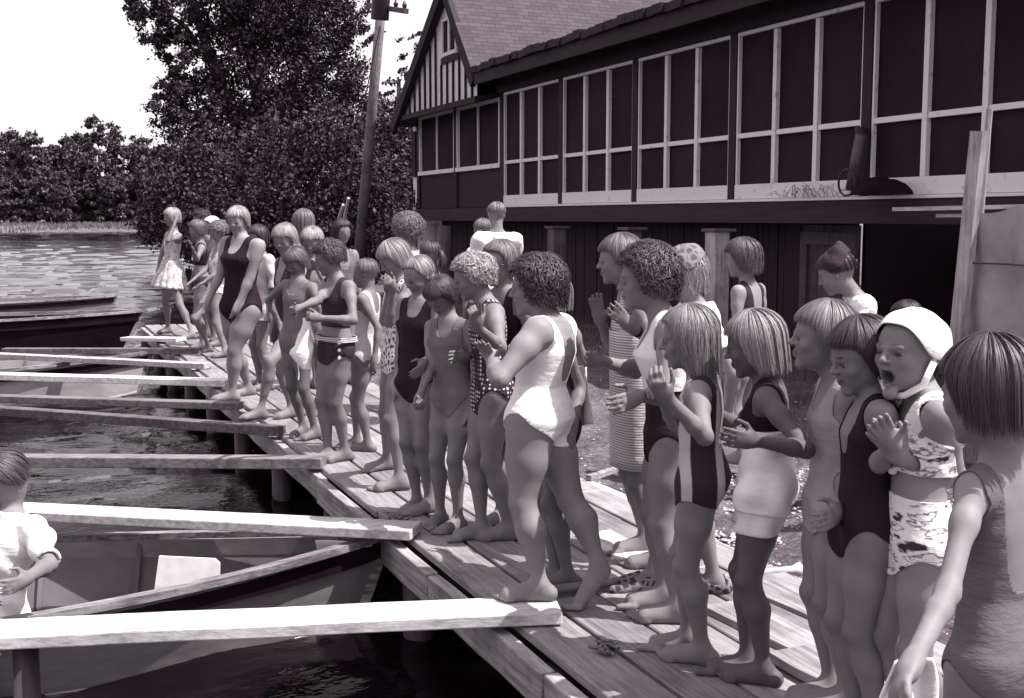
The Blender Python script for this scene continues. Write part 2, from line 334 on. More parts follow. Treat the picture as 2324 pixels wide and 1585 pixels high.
# ================================================================= boathouse
def boathouse():
    X0 = 8.0; root = empty('boathouse', (X0, 14, 0))
    dark = mat_noise('dark_stained_boards', .006, .014, (6, 6, .7), 4, .75, .4, .01)
    dark2 = mat_noise('dark_siding', .006, .017, (1, 22, .6), 3, .8, .4, .01)
    white = mat_noise('worn_white_paint', .35, .6, (1, 1, 1), 9, .6, .3, .004, .28, .42)
    m, nt, b = base_mat('insect_screen', .014, .8, .15)
    f = noise(nt, coords(nt, (1, 1, .8)), 1.1, 5, .6); nt.links.new(ramp(nt, f, [(.35, .007), (.7, .018)]), b.inputs['Base Color'])
    screen = m
    m, nt, b = base_mat('asphalt_shingles', .2, .9, .2)
    br = nt.nodes.new('ShaderNodeTexBrick'); tc = nt.nodes.new('ShaderNodeUVMap')
    nt.links.new(tc.outputs[0], br.inputs['Vector']); br.inputs['Scale'].default_value = 1; br.inputs['Brick Width'].default_value = .26
    br.inputs['Row Height'].default_value = .095; br.inputs['Mortar Size'].default_value = .005; br.inputs['Mortar Smooth'].default_value = .3; br.inputs['Bias'].default_value = 0
    br.inputs['Color1'].default_value = tone(.075); br.inputs['Color2'].default_value = tone(.055); br.inputs['Mortar'].default_value = tone(.02)
    f = noise(nt, tc.outputs[0], 4, 5, .7)
    mx = nt.nodes.new('ShaderNodeMix'); mx.data_type = 'RGBA'; mx.blend_type = 'MULTIPLY'; mx.inputs[0].default_value = .8
    nt.links.new(br.outputs['Color'], mx.inputs[6]); nt.links.new(ramp(nt, f, [(.3, .7), (.7, 1.)]), mx.inputs[7]); nt.links.new(mx.outputs[2], b.inputs['Base Color'])
    shingle = m
    ed = [19.5-2.42*i for i in range(0, 9)]          # module edges along Y
    zs, zt, zm = 1.80, 3.73, 2.54
    # porch bays: each a white frame with its three screens
    for i in range(8):
        y1, y0 = ed[i], ed[i+1]
        g = 0.075                                   # dark post half-gap
        a, c = y0+g, y1-g; fr = MB(); x = X0-.03
        w = .026
        fr.box(x, x+.05, a, a+w, zs+.17, zt); fr.box(x, x+.05, c-w, c, zs+.17, zt)
        for k in (1, 2):
            yy = a+(c-a)*k/3; fr.box(x-.006, x+.05, yy-.034, yy+.034, zs+.17, zt-.045)
        fr.box(x-.004, x+.048, a, c, zt-.035, zt+.008)
        for k in range(3):
            ya = a+(c-a)*k/3+(.042 if k else w); yb = a+(c-a)*(k+1)/3-(.042 if k < 2 else w)
            fr.box(x+.004, x+.044, ya, yb, zm-.028, zm+.028)
        fr.box(x-.01, x+.05, a, c, zs, zs+.17)
        fo = fr.build('window_bay', white, root, .004)
        sc = MB(); sc.box(x+.052, x+.062, a+.01, c-.01, zs+.16, zt-.01); s = sc.build('screen', screen, root); s.parent = fo; s.location = (0, 0, 0)
        p = MB(); p.box(X0-.045, X0+.06, y1-g+.004, y1+g-.004, zs-.02, zt+.05); p.build('post', dark, root, .005)
        # drip strip along the sill
    st = MB(); st.box(X0-.075, X0+.06, ed[8], ed[0]+.05, zs-.035, zs-.004); st.build('sill', white, root, .004)
    # left part: two pairs of small windows over dark boards
    bd = MB(); bd.box(X0+.0, X0+.05, ed[0]+.08, 24.3, zs-.03, 2.52); bd.box(X0+.0, X0+.05, ed[0]+.08, 24.3, 3.66, 4.0); bd.build('lower_wall', dark2, root)
    for (a, c) in ((19.62, 21.8), (21.95, 24.1)):
        fr = MB(); x = X0-.04; w = .04
        fr.box(x, x+.06, a, a+w, 2.52, 3.66); fr.box(x, x+.06, c-w, c, 2.52, 3.66); fr.box(x-.004, x+.058, a, c, 3.62, 3.68); fr.box(x-.02, x+.058, a-.03, c+.03, 2.46, 2.54)
        fr.box(x+.01, x+.05, (a+c)/2-.014, (a+c)/2+.014, 2.54, 3.62)
        fo = fr.build('window_frame', white, root, .004)
        s = MB(); s.box(x+.062, x+.072, a, c, 2.53, 3.64); s = s.build('pane', screen, root); s.parent = fo; s.location = (0, 0, 0)
        p = MB(); p.box(X0-.045, X0+.05, c, c+.15, zs-.02, 3.7); p.build('post', dark, root, .005)
    # white corner end wall (facing away along the lake) seen edge-on
    cw = MB(); cw.box(X0-.02, X0+.35, 24.25, 24.55, -.1, 3.72); cw.box(X0+.35, X0+7, 24.3, 24.5, -.1, 3.9); cw.build('corner_wall', white, root)
    ew = MB(); ew.box(X0-.07, X0+.02, 24.27, 24.50, 2.45, 3.4); ew.build('corner_window', dark, root)
    # inside so that the porch is dark and solid
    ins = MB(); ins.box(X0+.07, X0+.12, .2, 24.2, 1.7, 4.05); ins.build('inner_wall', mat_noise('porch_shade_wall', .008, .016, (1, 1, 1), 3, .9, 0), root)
    # soffit beam and floor beam
    bm = MB(); bm.box(X0-.1, X0+.12, 0, ed[0]+.12, zt+.012, zt+.30); bm.build('head_beam', dark, root, .01)
    bm = MB(); bm.box(X0-.06, X0+.1, 0, 24.4, 1.52, 1.762); bm.build('floor_beam', mat_noise('grey_beam', .012, .028, (6, .5, 6), 3, .85, .5, .01), root, .008)
    # porch roof: low lean-to with thick ragged eave
    rf = MB(); n = 90; ya, yb = -1., 19.55
    for i in range(n):
        a = ya+(yb-ya)*i/n; c = ya+(yb-ya)*(i+1)/n; dz = random.uniform(-.02, .02); dx = random.uniform(-.03, .03)
        rf.box(X0-.62+dx, X0+.6, a+.002, c-.002, 4.06+dz*.5, 4.17+dz)
    rf.build('porch_eave', dark, root)
    fa = MB(); fa.box(X0-.55, X0-.5, ya, yb-.05, 3.86, 4.055); fa.box(X0-.5, X0+.1, ya, yb-.05, 4.03, 4.056); fa.box(X0-.5,X0+.0, yb-.12, yb-.06, 3.87, 4.03); fa.build('fascia', dark, root)
    rt_ = MB(); rt_.poly([(X0+.6, ya, 4.15), (X0+7, ya, 4.5), (X0+7, yb, 4.5), (X0+.6, yb, 4.15)]); 
    rt_.build('porch_roof', mat_noise('tar_paper', .03, .06, (1, 1, 1), 5, .9, .2), root)
    # main house: gable to the water
    yc, za = 21.15, 5.72; yl, zl = 24.35, 3.52; yr, zr = 19.6, 4.05; XG = X0-.40
    def rake(y0, z0, y1, z1, x, w, t, name, mt=dark):
        b = MB(); a = np.array((x, y0, z0)); c = np.array((x, y1, z1)); b.bar(a, c, t, w, upv=np.cross(unit(c-a), (1, 0, 0))); return b.build(name, mt, root, .005)
    gw = MB(); gw.poly([(XG, 19.75, 3.6), (XG, 23.95, 3.6), (XG, 23.95, 3.75), (XG, yc, za-.05), (XG, 19.75, 4.1)][::-1]); gw.build('gable_wall', white, root)
    bt = MB(); y = 19.95
    while y < 23.6:
        t = za-(abs(y-yc))*((za-zr)/(yc-yr) if y < yc else (za-zl)/(yl-yc))-.1
        if t > 3.75:
            hi = t if not (20.75 < y < 21.6) else 4.44
            bt.box(XG-.035, XG-.004, y-.028, y+.028, 3.62, hi)
        y += .325
    bt.box(XG-.04, XG-.004, 20.62, 21.55, 4.44, 4.55); bt.build('battens', dark, root)
    gf = MB(); a, c, z0, z1 = 20.7, 21.48, 4.56, 5.2
    gf.box(XG-.05, XG-.006, a, c, z0, z0+.07); gf.box(XG-.05, XG-.006, a, a+.05, z0+.07, z1); gf.box(XG-.05, XG-.006, c-.05, c, z0+.07, z1); gf.box(XG-.05, XG-.006, (a+c)/2-.035, (a+c)/2+.035, z0+.07, z1); gf.box(XG-.05, XG-.006, a, c, z1, z1+.05)
    gfo = gf.build('gable_window', white, root, .004)
    gp = MB(); gp.box(XG-.02, XG-.005, a+.05, (a+c)/2-.035, z0+.07, z1); gp.box(XG-.02, XG-.005, (a+c)/2+.035, c-.05, z0+.07, z1); g = gp.build('pane', screen, root); g.parent = gfo; g.location = (0, 0, 0)
    rake(yl+.02, zl-.1, yc, za+.08, X0-.52, .24, .10, 'rake_board'); rake(yr-.02, zr-.15, yc, za+.08, X0-.52, .2, .10, 'rake_board')
    # roof planes (ridge runs away from the water), shingles in UV
    for nm, (y0, z0) in (('roof', (yr-.0, zr+.02)), ('roof', (yl, zl))):
        me = bpy.data.meshes.new(nm); s = math.hypot(yc-y0, za+.13-z0); k = 1 if y0 > yc else 1
        ext = 1.0 if y0 < yc else 1.0
        y0e = yc+(y0-yc)*ext; z0e = za+.19+(z0-za-.13)*ext
        v = [(X0-.56, y0e, z0e), (X0+14, y0e, z0e), (X0+14, yc, za+.19), (X0-.56, yc, za+.19)]
        me.from_pydata(v+[(q[0], q[1], q[2]-.09) for q in v], [], [(0, 1, 2, 3) if y0 < yc else (3, 2, 1, 0), (4, 5, 6, 7), (0, 1, 5, 4), (3, 2, 6, 7), (0, 3, 7, 4), (1, 2, 6, 5)])
        uv = me.uv_layers.new(name='UVMap')
        for lp in me.loops:
            q = me.vertices[lp.vertex_index].co; uv.data[lp.index].uv = (q[0], math.hypot(q[1]-yc, q[2]-za-.13))
        me.materials.append(shingle); me.update(); o = bpy.data.objects.new(nm, me); C.objects.link(o); o.parent = root; o.location = -np.array(root.location)
    # lean-to eave below the gable, left of the porch
    ev = MB(); n = 26
    for i in range(n):
        a = 19.6+(24.5-19.6)*i/n; c = 19.6+(24.5-19.6)*(i+1)/n
        ev.hexa([(X0-.5, a+.003, 3.575+random.uniform(-.008, .008)), (X0+.1, a+.003, 3.74), (X0+.1, c-.003, 3.74), (X0-.5, c-.003, 3.575), (X0-.5, a+.003, 3.68), (X0+.1, a+.003, 3.80), (X0+.1, c-.003, 3.80), (X0-.5, c-.003, 3.68)])
    ev.build('lower_eave', dark, root)
    # basement: recessed vertical board wall, posts and beams
    bs = MB(); y = 10.6; 
    while y < 24.2:
        w = .11; bs.box(X0+.5+random.uniform(0, .02), X0+.56, y+.004, y+w-.004, -.15, 1.52); y += w
    bs.build('basement_wall', dark2, root)
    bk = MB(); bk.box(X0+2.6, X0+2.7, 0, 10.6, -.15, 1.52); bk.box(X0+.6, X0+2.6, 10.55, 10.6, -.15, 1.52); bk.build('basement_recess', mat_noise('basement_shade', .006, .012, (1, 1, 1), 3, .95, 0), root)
    # ledge boards above the opening at the right
    lb = MB(); lb.bar((X0-.42, 8.9, 1.66), (X0-.42, 5.2, 1.69), .06, .035); lb.bar((X0-.36, 8.4, 1.60), (X0-.36, 5.0, 1.62), .05, .03); lb.build('ledge_board', mat_wood('pale_worn_wood', .3, .5, 1), root)
    return tag(root, 'dark boathouse with long screened porch, white window frames and shingled gable roof', 'boathouse')
BH = boathouse()
def wall_things():
    # support posts in front of the basement, each its own
    pale = mat_wood('pale_post_wood', .22, .42, 2); mid = mat_wood('grey_post_wood', .05, .10, 2)
    for x, yt, yb, wd, mt, lb in ((1263, 525, 690, .28, mid, 'thick grey wooden post before the boathouse, behind the woman in the white swimsuit'),
                                  (1433, 525, 680, .26, mid, 'thick post before the boathouse, behind the girl in the striped shift'),
                                  (1628, 545, 700, .27, pale, 'pale thick post before the boathouse, left of the brown haired girl')):
        X = 7.45; p = onx(x, yt, X); mb = MB(); mb.bar((X, p[1], -.2), (X, p[1], 1.42), wd*.75, wd*.8, (0, 1, 0), wob=.004, n=4)
        r = mb.build('support_post', mt, bevel=.012); rebase(r, (X, p[1], -.12)); tag(r, lb, 'post', 'support posts under the porch')
        c = MB(); c.box(X-.13, X+.16, p[1]-.14, p[1]+.14, 1.425, 1.46); c.build('cap', mid, r)
    p = onx(1010, 515, 7.2); mb = MB(); mb.tube([(7.2, p[1], -.2), (7.2, p[1], 1.44)], .11, 12); r = mb.build('round_post', mid, smooth=False); rebase(r, (7.2, p[1], -.12)); tag(r, 'round grey post standing left of the man in the white shirt', 'post')
    # basement door
    dm = mat_wood('dark_door_wood', .03, .06, 2); root = empty('plank_door', (8.44, 10.9, -.1)); mb = MB(); y = 10.45
    for i in range(7): mb.box(8.42, 8.46, y+i*.14+.003, y+(i+1)*.14-.003, -.08, 1.5)
    mb.build('door_panel', dm, root)
    br = MB(); br.box(8.385, 8.417, 10.45, 11.43, 1.28, 1.42); br.box(8.385, 8.417, 10.45, 11.43, .05, .19); br.box(8.385, 8.417, 10.45, 10.57, .19, 1.28); br.box(8.385, 8.417, 11.31, 11.43, .19, 1.28)
    br.bar((8.395, 10.6, 1.26), (8.395, 11.25, .2), .1, .02, (1, 0, 0)); br.build('door_brace', mat_wood('door_brace_wood', .045, .08, 2), root)
    tag(root, 'closed plank door with Z brace under the porch behind the kerchiefed woman', 'door')
    # canvas screen at the right, held by leaning poles
    root = empty('canvas_screen', (6.2, 6.1, -.1)); cv = mat_noise('grey_canvas', .2, .3, (1, 1, 1), 5, .95, .4, .01)
    nx, nz = 26, 30; V = []; a = onx(2200, 465, 6.); bpt = onx(2450, 455, 6.)
    for i in range(nx):
        for k in range(nz):
            t = i/(nx-1); s = k/(nz-1); p = a+(bpt-a)*t; z = 1.66-.05*math.sin(min(1, t*2.2)*3.1416)*s**6-s*0-(1-s)*1.76
            xx = 6.0+.03*math.sin(t*14+s*3)+.02*math.sin(s*17+t*5)-.08*math.sin((t+ (1-s))*7)*max(0, s-.8)*2
            V.append((xx, p[1]+.02*math.sin(s*8), z))
    V = np.array(V); idx = np.arange(nx*nz).reshape(nx, nz); q = np.stack([idx[:-1, :-1], idx[1:, :-1], idx[1:, 1:], idx[:-1, 1:]], -1).reshape(-1, 4)
    o = np_mesh('canvas', V, q, cv, root)
    sm = MB()
    for z in (1.28, .72, .2): sm.tube([(5.945+.03*math.sin(t*14+(z+.1)/1.76*3), a[1]+(bpt[1]-a[1])*t, z) for t in np.linspace(0, 1, 26)], .006, 5)
    sm.build('seam', mat_noise('seam_thread', .03, .05, (1, 1, 1), 5, .9, 0), root)
    tag(root, 'tall grey canvas screen hung on leaning poles at the right edge', 'screen')
    # poles
    pl = mat_wood('grey_pole_wood', .2, .36, 2); mb = MB()
    p0 = onx(2160, 900, 5.9); p1 = onx(2222, 298, 5.9); d = unit(p1-p0); q0 = p0-d*((p0[2]+.15)/d[2]); mb.bar(q0, p1, .11, .05, (1, 0, 0)); r = mb.build('leaning_board', pl); rebase(r, q0)
    tag(r, 'wide grey board leaning upright at the left edge of the canvas screen', 'board')
    mb = MB(); p0 = onx(2226, 480, 6.15); p1 = onx(2246, 248, 6.15); d = unit(p1-p0); q0 = p0-d*((p0[2]+.15)/d[2]); mb.tube([q0, p1], .022, 8); r = mb.build('thin_pole', pl); rebase(r, q0)
    tag(r, 'thin pole standing up behind the canvas screen', 'pole')
    # things on the sill ledge: can with tube, dark bundle, dry weeds
    m_ = mat_noise('dull_pipe_metal', .04, .09, (1, 1, 1), 6, .5, .1); X = 7.85
    a = onx(1932, 425, X); b_ = onx(1957, 295, X); a[2] = 1.86
    mb = MB(); mb.tube([a, b_], .06, 14); r = mb.build('drain_pipe', m_, smooth=True); rebase(r, a)
    mb = MB(); mb.tube([b_-unit(b_-a)*.02, b_+unit(b_-a)*.02], .075, 14); mb.build('collar', mat_noise('black_rubber', .008, .02, (1, 1, 1), 5, .5, 0), r)
    tag(r, 'short grey pipe leaning on the post above the sill', 'pipe')
    mb = MB(); c = onx(1922, 415, 7.72); pts = [c+np.array((0, .13*math.cos(t), .13*math.sin(t)+.0)) for t in np.linspace(0, 2*math.pi, 25)]; mb.tube(pts, .012, 6)
    r = mb.build('hose_ring', _M['black_rubber'], smooth=True); rebase(r, c); tag(r, 'black rubber ring hanging at the foot of the grey pipe', 'ring')
    c = onx(2010, 425, 7.78); rng = np.random.default_rng(4); mb = MB(); n, m2 = 18, 12; k = len(mb.v)
    for i in range(n):
        t = i/(n-1); w = .42*(t-.5)*2
        for j in range(m2):
            an = math.pi*j/(m2-1); rr = .17*(math.sin(math.pi*min(1, t*.9+.12))**.6)*(1+.12*math.sin(9*t+4*an)); mb.v.append((c[0]-.02+rr*.8*math.cos(an), c[1]-w, 1.8+rr*math.sin(an)*1.0))
    for i in range(n-1):
        for j in range(m2-1): mb.f.append((i*m2+j, i*m2+j+1, (i+1)*m2+j+1, (i+1)*m2+j))
    r = mb.build('tarpaulin', mat_noise('black_tarp', .003, .006, (1, 1, 1), 5, .8, .4, .01, .3, .7, .08), smooth=True); rebase(r, (c[0], c[1], 1.8)); tag(r, 'crumpled black tarpaulin lying on the porch sill', 'tarpaulin')
    mb = MB()
    for i in range(70):
        p = onx(random.gauss(1840, 38), 430, 7.82); p[2] = 1.8; d = np.array((random.uniform(-.05, .05), random.gauss(0, .12), random.uniform(.02, .16)))
        mb.tube([p, p+d*.6+np.array((0, 0, .03)), p+d], .003, 4)
    r = mb.build('dry_weeds', mat_noise('dry_stalks', .12, .3, (1, 1, 1), 5, .9, 0)); tag(r, 'tangle of dry weeds growing along the porch sill', 'weeds', kind='stuff')
    # ivy climbing the white corner
    V, F = leaf_mass([(7.97, 24.35, .6, .06, .12, .8), (7.97, 24.3, 1.5, .05, .08, .5), (7.97, 24.42, 2.0, .05, .05, .2)], 900, .04, np.random.default_rng(8))
    o = np_mesh('ivy', V, F, LEAF, smooth=False); tag(o, 'ivy climbing the white corner of the boathouse', 'ivy', kind='stuff')
    # utility pole with transformer
    Y = 26.; b0 = onx(818, 540, 6.6); b1 = onx(868, -10, 6.6)
    root = empty('utility_pole', (b0[0], b0[1], -.2)); mb = MB(); d = unit(b1-b0); q0 = b0-d*((b0[2]+.2)/d[2]); mb.tube([q0, b1+d*.8], [.115, .09], 12)
    mb.build('pole', mat_wood('utility_pole_wood', .10, .2, 2), root, smooth=True)
    t0 = onx(862, 45, 6.45); t1 = onx(866, -25, 6.45); mb = MB(); mb.tube([t0, t1], .17, 14); mb.tube([t1, t1+(0, 0, .04)], .18, 14); mb.build('transformer', mat_noise('dark_enamel', .012, .025, (1, 1, 1), 4, .4, 0), root, smooth=False)
    c0 = onx(835, 12, 6.6); c1 = onx(922, 26, 6.6); mb = MB(); mb.bar(c0, c1, .09, .09); 
    mb.build('cross_arm', mat_wood('cross_arm_wood', .06, .1, 1), root)
    for fx in (.02, .3, .75, .96):
        p = c0+(c1-c0)*fx; mb = MB(); mb.tube([p+(0, 0, .04), p+(0, 0, .1), p+(0, 0, .13), p+(0, 0, .17)], [.03, .05, .03, .02], 8); mb.build('insulator', mat_noise('dark_glass', .02, .04, (1, 1, 1), 3, .2, 0), root, smooth=True)
    mb = MB(); w0 = onx(862, 60, 6.5); w1 = onx(760, 560, 6.3); mb.tube([w0, (w0+w1)/2, w1], .012, 5); mb.build('guy_wire', mat_noise('wire', .03, .05, (1, 1, 1), 3, .5, 0), root)
    tag(root, 'leaning wooden utility pole with a dark transformer near its top', 'utility pole')
    for (xa, ya_, xb, yb_, lb) in ((768, 500, 779, 465, 'shorter of two pale sticks standing up behind the long haired woman'), (781, 498, 791, 450, 'taller of two pale sticks standing up behind the long haired woman')):
        a = onx(xa, ya_, 5.2); b_ = onx(xb, yb_, 5.2); d = unit(b_-a); q = a-d*((a[2]+.1)/d[2]); mb = MB(); mb.bar(q, b_, .05, .04, (1, 0, 0)); r = mb.build('pale_stake', mat_wood('pale_post_wood', .22, .42, 2)); rebase(r, q); tag(r, lb, 'stake')
wall_things()
# ================================================================= dock
def dock():
    root = empty('dock', (1.75, 8, 0)); X0, X1, Y0, Y1 = 1.75, 3.15, -.5, 18.3
    mats = [mat_wood('dock_board_a', .15, .25, 1), mat_wood('dock_board_b', .12, .21, 1), mat_wood('dock_board_c', .18, .28, 1)]
    w = (X1-X0)/6
    for i in range(6):
        y = Y0+random.uniform(-.3, 0); mb = MB()
        while y < Y1:
            l = random.choice((2.9, 3.3, 3.8)); e = min(y+l, Y1+random.uniform(-.05, .05)); g = .006+.006*random.random()
            if i == 5 and random.random() < .3: pass
            dz = random.uniform(-.006, .006)
            mb.bar((X0+w*(i+.5)+random.uniform(-.006, .006), y+.004, -.02+dz), (X0+w*(i+.5)+random.uniform(-.006, .006), e-.004, -.02-dz), w-2*g, .04, n=5, wob=.0015); y = e
        mb.build('deck_board', mats[i % 3], root, .005, seg=1)
    # edge timbers in lengths, as in the picture broken at joints
    em = mat_wood('edge_timber', .16, .34, 1); y = Y0
    for e in (2.2, 3.72, 5.0, 7.15, 9.4, 11.8, 14.2, 16.4, 18.3):
        mb = MB(); dx = random.uniform(-.02, .02); mb.bar((X0-.03+dx, y+.01, -.105), (X0-.03+dx, e-.01, -.105), .06, .15, n=6, wob=.003); mb.build('edge_timber', em, root, .008); y = e
    jm = mat_wood('joist_wood', .03, .06, 1); mb = MB()
    for x in (X0+.15, X0+.7, X1-.1): mb.box(x-.04, x+.04, Y0, Y1, -.2, -.05)
    mb.build('joist', jm, root)
    pm = mat_noise('wet_pile_wood', .02, .06, (3, 3, .6), 5, .6, .5, .02); y = .6
    while y < Y1+.3:
        for x in (X0-.02, X0+.75): 
            mb = MB(); mb.tube([(x+.05, y, -1.9), (x+.05, y, -.07)], .075, 10); mb.build('pile', pm, root, smooth=True)
        mb = MB(); mb.box(X0-.0, X1, y+.08, y+.16, -.32, -.205); mb.build('cross_beam', jm, root); y += 1.62
    # rubbly crib face below the near stretch
    mb = MB(); mb.box(X0+.35, X0+.42, Y0, 8, -1.8, -.21); mb.build('crib_wall', mat_noise('crib_dark_wood', .012, .03, (2, 2, 4), 3, .9, .6, .03), root)
    tag(root, 'long weathered wooden dock running from the lower right out into the lake', 'dock')
    # rope scrap with moss at the joint
    for (x, y, s, lb) in ((1375, 1478, .55, 'frayed rope scrap on the dock edge at the bottom of the picture'), (905, 1180, .8, 'weedy clump on the dock edge by the bare toes near the middle')):
        c = onz(x, y, .012); mb = MB()
        for k in range(7):
            pts = [c+np.array((random.gauss(0, .035)*s, random.gauss(0, .06)*s, random.uniform(.0, .022))) for j in range(6)]; mb.tube(pts, .006, 5)
        r = mb.build('rope_scrap', mat_noise('dirty_rope', .05, .25, (1, 1, 1), 40, .9, .4), smooth=True); rebase(r, c); tag(r, lb, 'rope')
def loose_boards():
    L = [  # (x0,y0,x1,y1 px on ground), width, z, label, shade
        ((1300, 1100), (1480, 1175), .24, .0, 'broad bleached board on the earth behind the dock, farthest of the loose boards', 1),
        ((1345, 1215), (1480, 1285), .2, .02, 'pale board lying beside the dock behind the woman in white', 1),
        ((1335, 1085), (1425, 1058), .045, .04, 'rough stick propped on the boards behind the woman in white', 0),
        ((1640, 1375), (1960, 1530), .2, .03, 'long grey board beside the dock at the feet of the girl with the towel', 0),
        ((1720, 1330), (2000, 1450), .2, .02, 'grey plank behind the girl in the long pale suit', 0),
        ((1800, 1480), (2100, 1640), .22, .05, 'grey plank in the bottom right among the feet', 0),
        ((1560, 1290), (1640, 1325), .18, .0, 'short board beside the dock behind the striped swimsuit', 1)]
    for (a, b_, w, z, lb, pl) in L:
        p, q = onz(*a, z-.02), onz(*b_, z-.02); mb = MB(); mb.bar(p, q, w, .035, n=4, wob=.003)
        r = mb.build('loose_board' if w > .1 else 'rough_stick', mat_wood('loose_pale_board', .35, .6, 1) if pl else mat_wood('loose_grey_board', .16, .32, 1), bevel=.004); rebase(r, (p+q)/2); tag(r, lb, 'board' if w > .1 else 'stick', 'loose boards behind the dock')
    # long oar-like pole lying across at the right
    mb = MB(); a = onz(1180, 1350, .03); b_ = onz(1560, 1300, .03); mb.tube([a, b_], .022, 8); r = mb.build('long_pole', mat_wood('pole_brown_wood', .10, .2, 0), smooth=True); rebase(r, a); tag(r, 'long thin pole lying across the dock boards behind the lifted heel', 'pole')
    mb = MB(); a = onz(1600, 1316, .0); b_ = onz(1815, 1292, .0); mb.tube([a, a+(b_-a)*.93, b_], [.018, .02, .034], 8); r = mb.build('oar', mat_wood('oar_wood', .3, .5, 0), smooth=True); rebase(r, a); tag(r, 'wooden oar handle lying on the earth behind the girl with the towel', 'oar')
    # pail on its side and white paper
    c = onz(1905, 1440, .05); d = unit(np.array((.3, -.8, -.1))); mb = MB(); mb.tube([c, c+d*.1], [.045, .038], 16, cap=False); mb.tube([c, c+d*.008], [.048, .048], 16, cap=False); r = mb.build('tin_pail', mat_noise('tin_metal', .35, .6, (1, 1, 1), 6, .35, .1), smooth=True); rebase(r, c)
    md = r.modifiers.new('t', 'SOLIDIFY'); md.thickness = .004
    tag(r, 'small tin pail lying on its side on the grey plank', 'pail')
dock(); loose_boards()
# ================================================================= gangplanks on outriggers
def planks():
    L = [  # name, left px, zl, right px, zr, width, thick, v0,v1, round, label
        ((-40, 1447), -.0, (1268, 1383), .035, .22, .05, .34, .55, 'wide bright plank in front from the dock over the nearest boat'),
        ((-60, 1158), -.0, (945, 1205), .035, .2, .05, .3, .5, 'bright plank over the far rim of the nearest boat'),
        ((-60, 1052), -.05, (735, 1049), .03, .13, .07, .10, .2, 'dark squared timber pointing out from the dock between the two groups'),
        ((-60, 930), -.0, (640, 978), .03, .11, .07, .06, .13, 'dark timber under the sandalled foot'),
        ((-60, 905), -.0, (548, 921), .03, .13, .06, .08, .16, 'grey timber under the bare foot of the large woman in the dark suit'),
        ((-60, 854), .0, (520, 869), .03, .18, .06, .45, .72, 'whitish plank, brightest of the distant ones'),
        ((-60, 806), .0, (472, 831), .03, .13, .06, .28, .5, 'pale narrow plank second from the far dark boat'),
        ((8, 797), .0, (455, 797), .03, .13, .07, .07, .14, 'dark pointed timber just below the far dark boat'),
        ((285, 769), .0, (412, 771), .03, .2, .05, .45, .7, 'short bright plank beside the bow of the far dark boat')]
    for (l, zl, r_, zr, w, t, v0, v1, lb) in L:
        a = onz(*r_, zr); b_ = onz(*l, zl); e = b_+(b_-a)*(.35 if l[0] < 0 else 0)
        e[2] = b_[2]
        mb = MB(); mb.bar(a, e, w, t, n=8, wob=.0016); r = mb.build('gangplank', mat_wood('plank_%d' % int(v0*100), v0, v1, 0), bevel=.006); rebase(r, a); tag(r, lb, 'plank', 'planks reaching out from the dock')
        q = a+(b_-a)*(.93)
        if lb.startswith('wide bright') or lb.startswith('pale narrow'):
            mb = MB(); mb.tube([(q[0], q[1], -1.9), (q[0], q[1], q[2]-t/2-.004)], .05, 9); pr = mb.build('prop', mat_noise('wet_pile_wood', .03, .1), r, smooth=True)
planks()
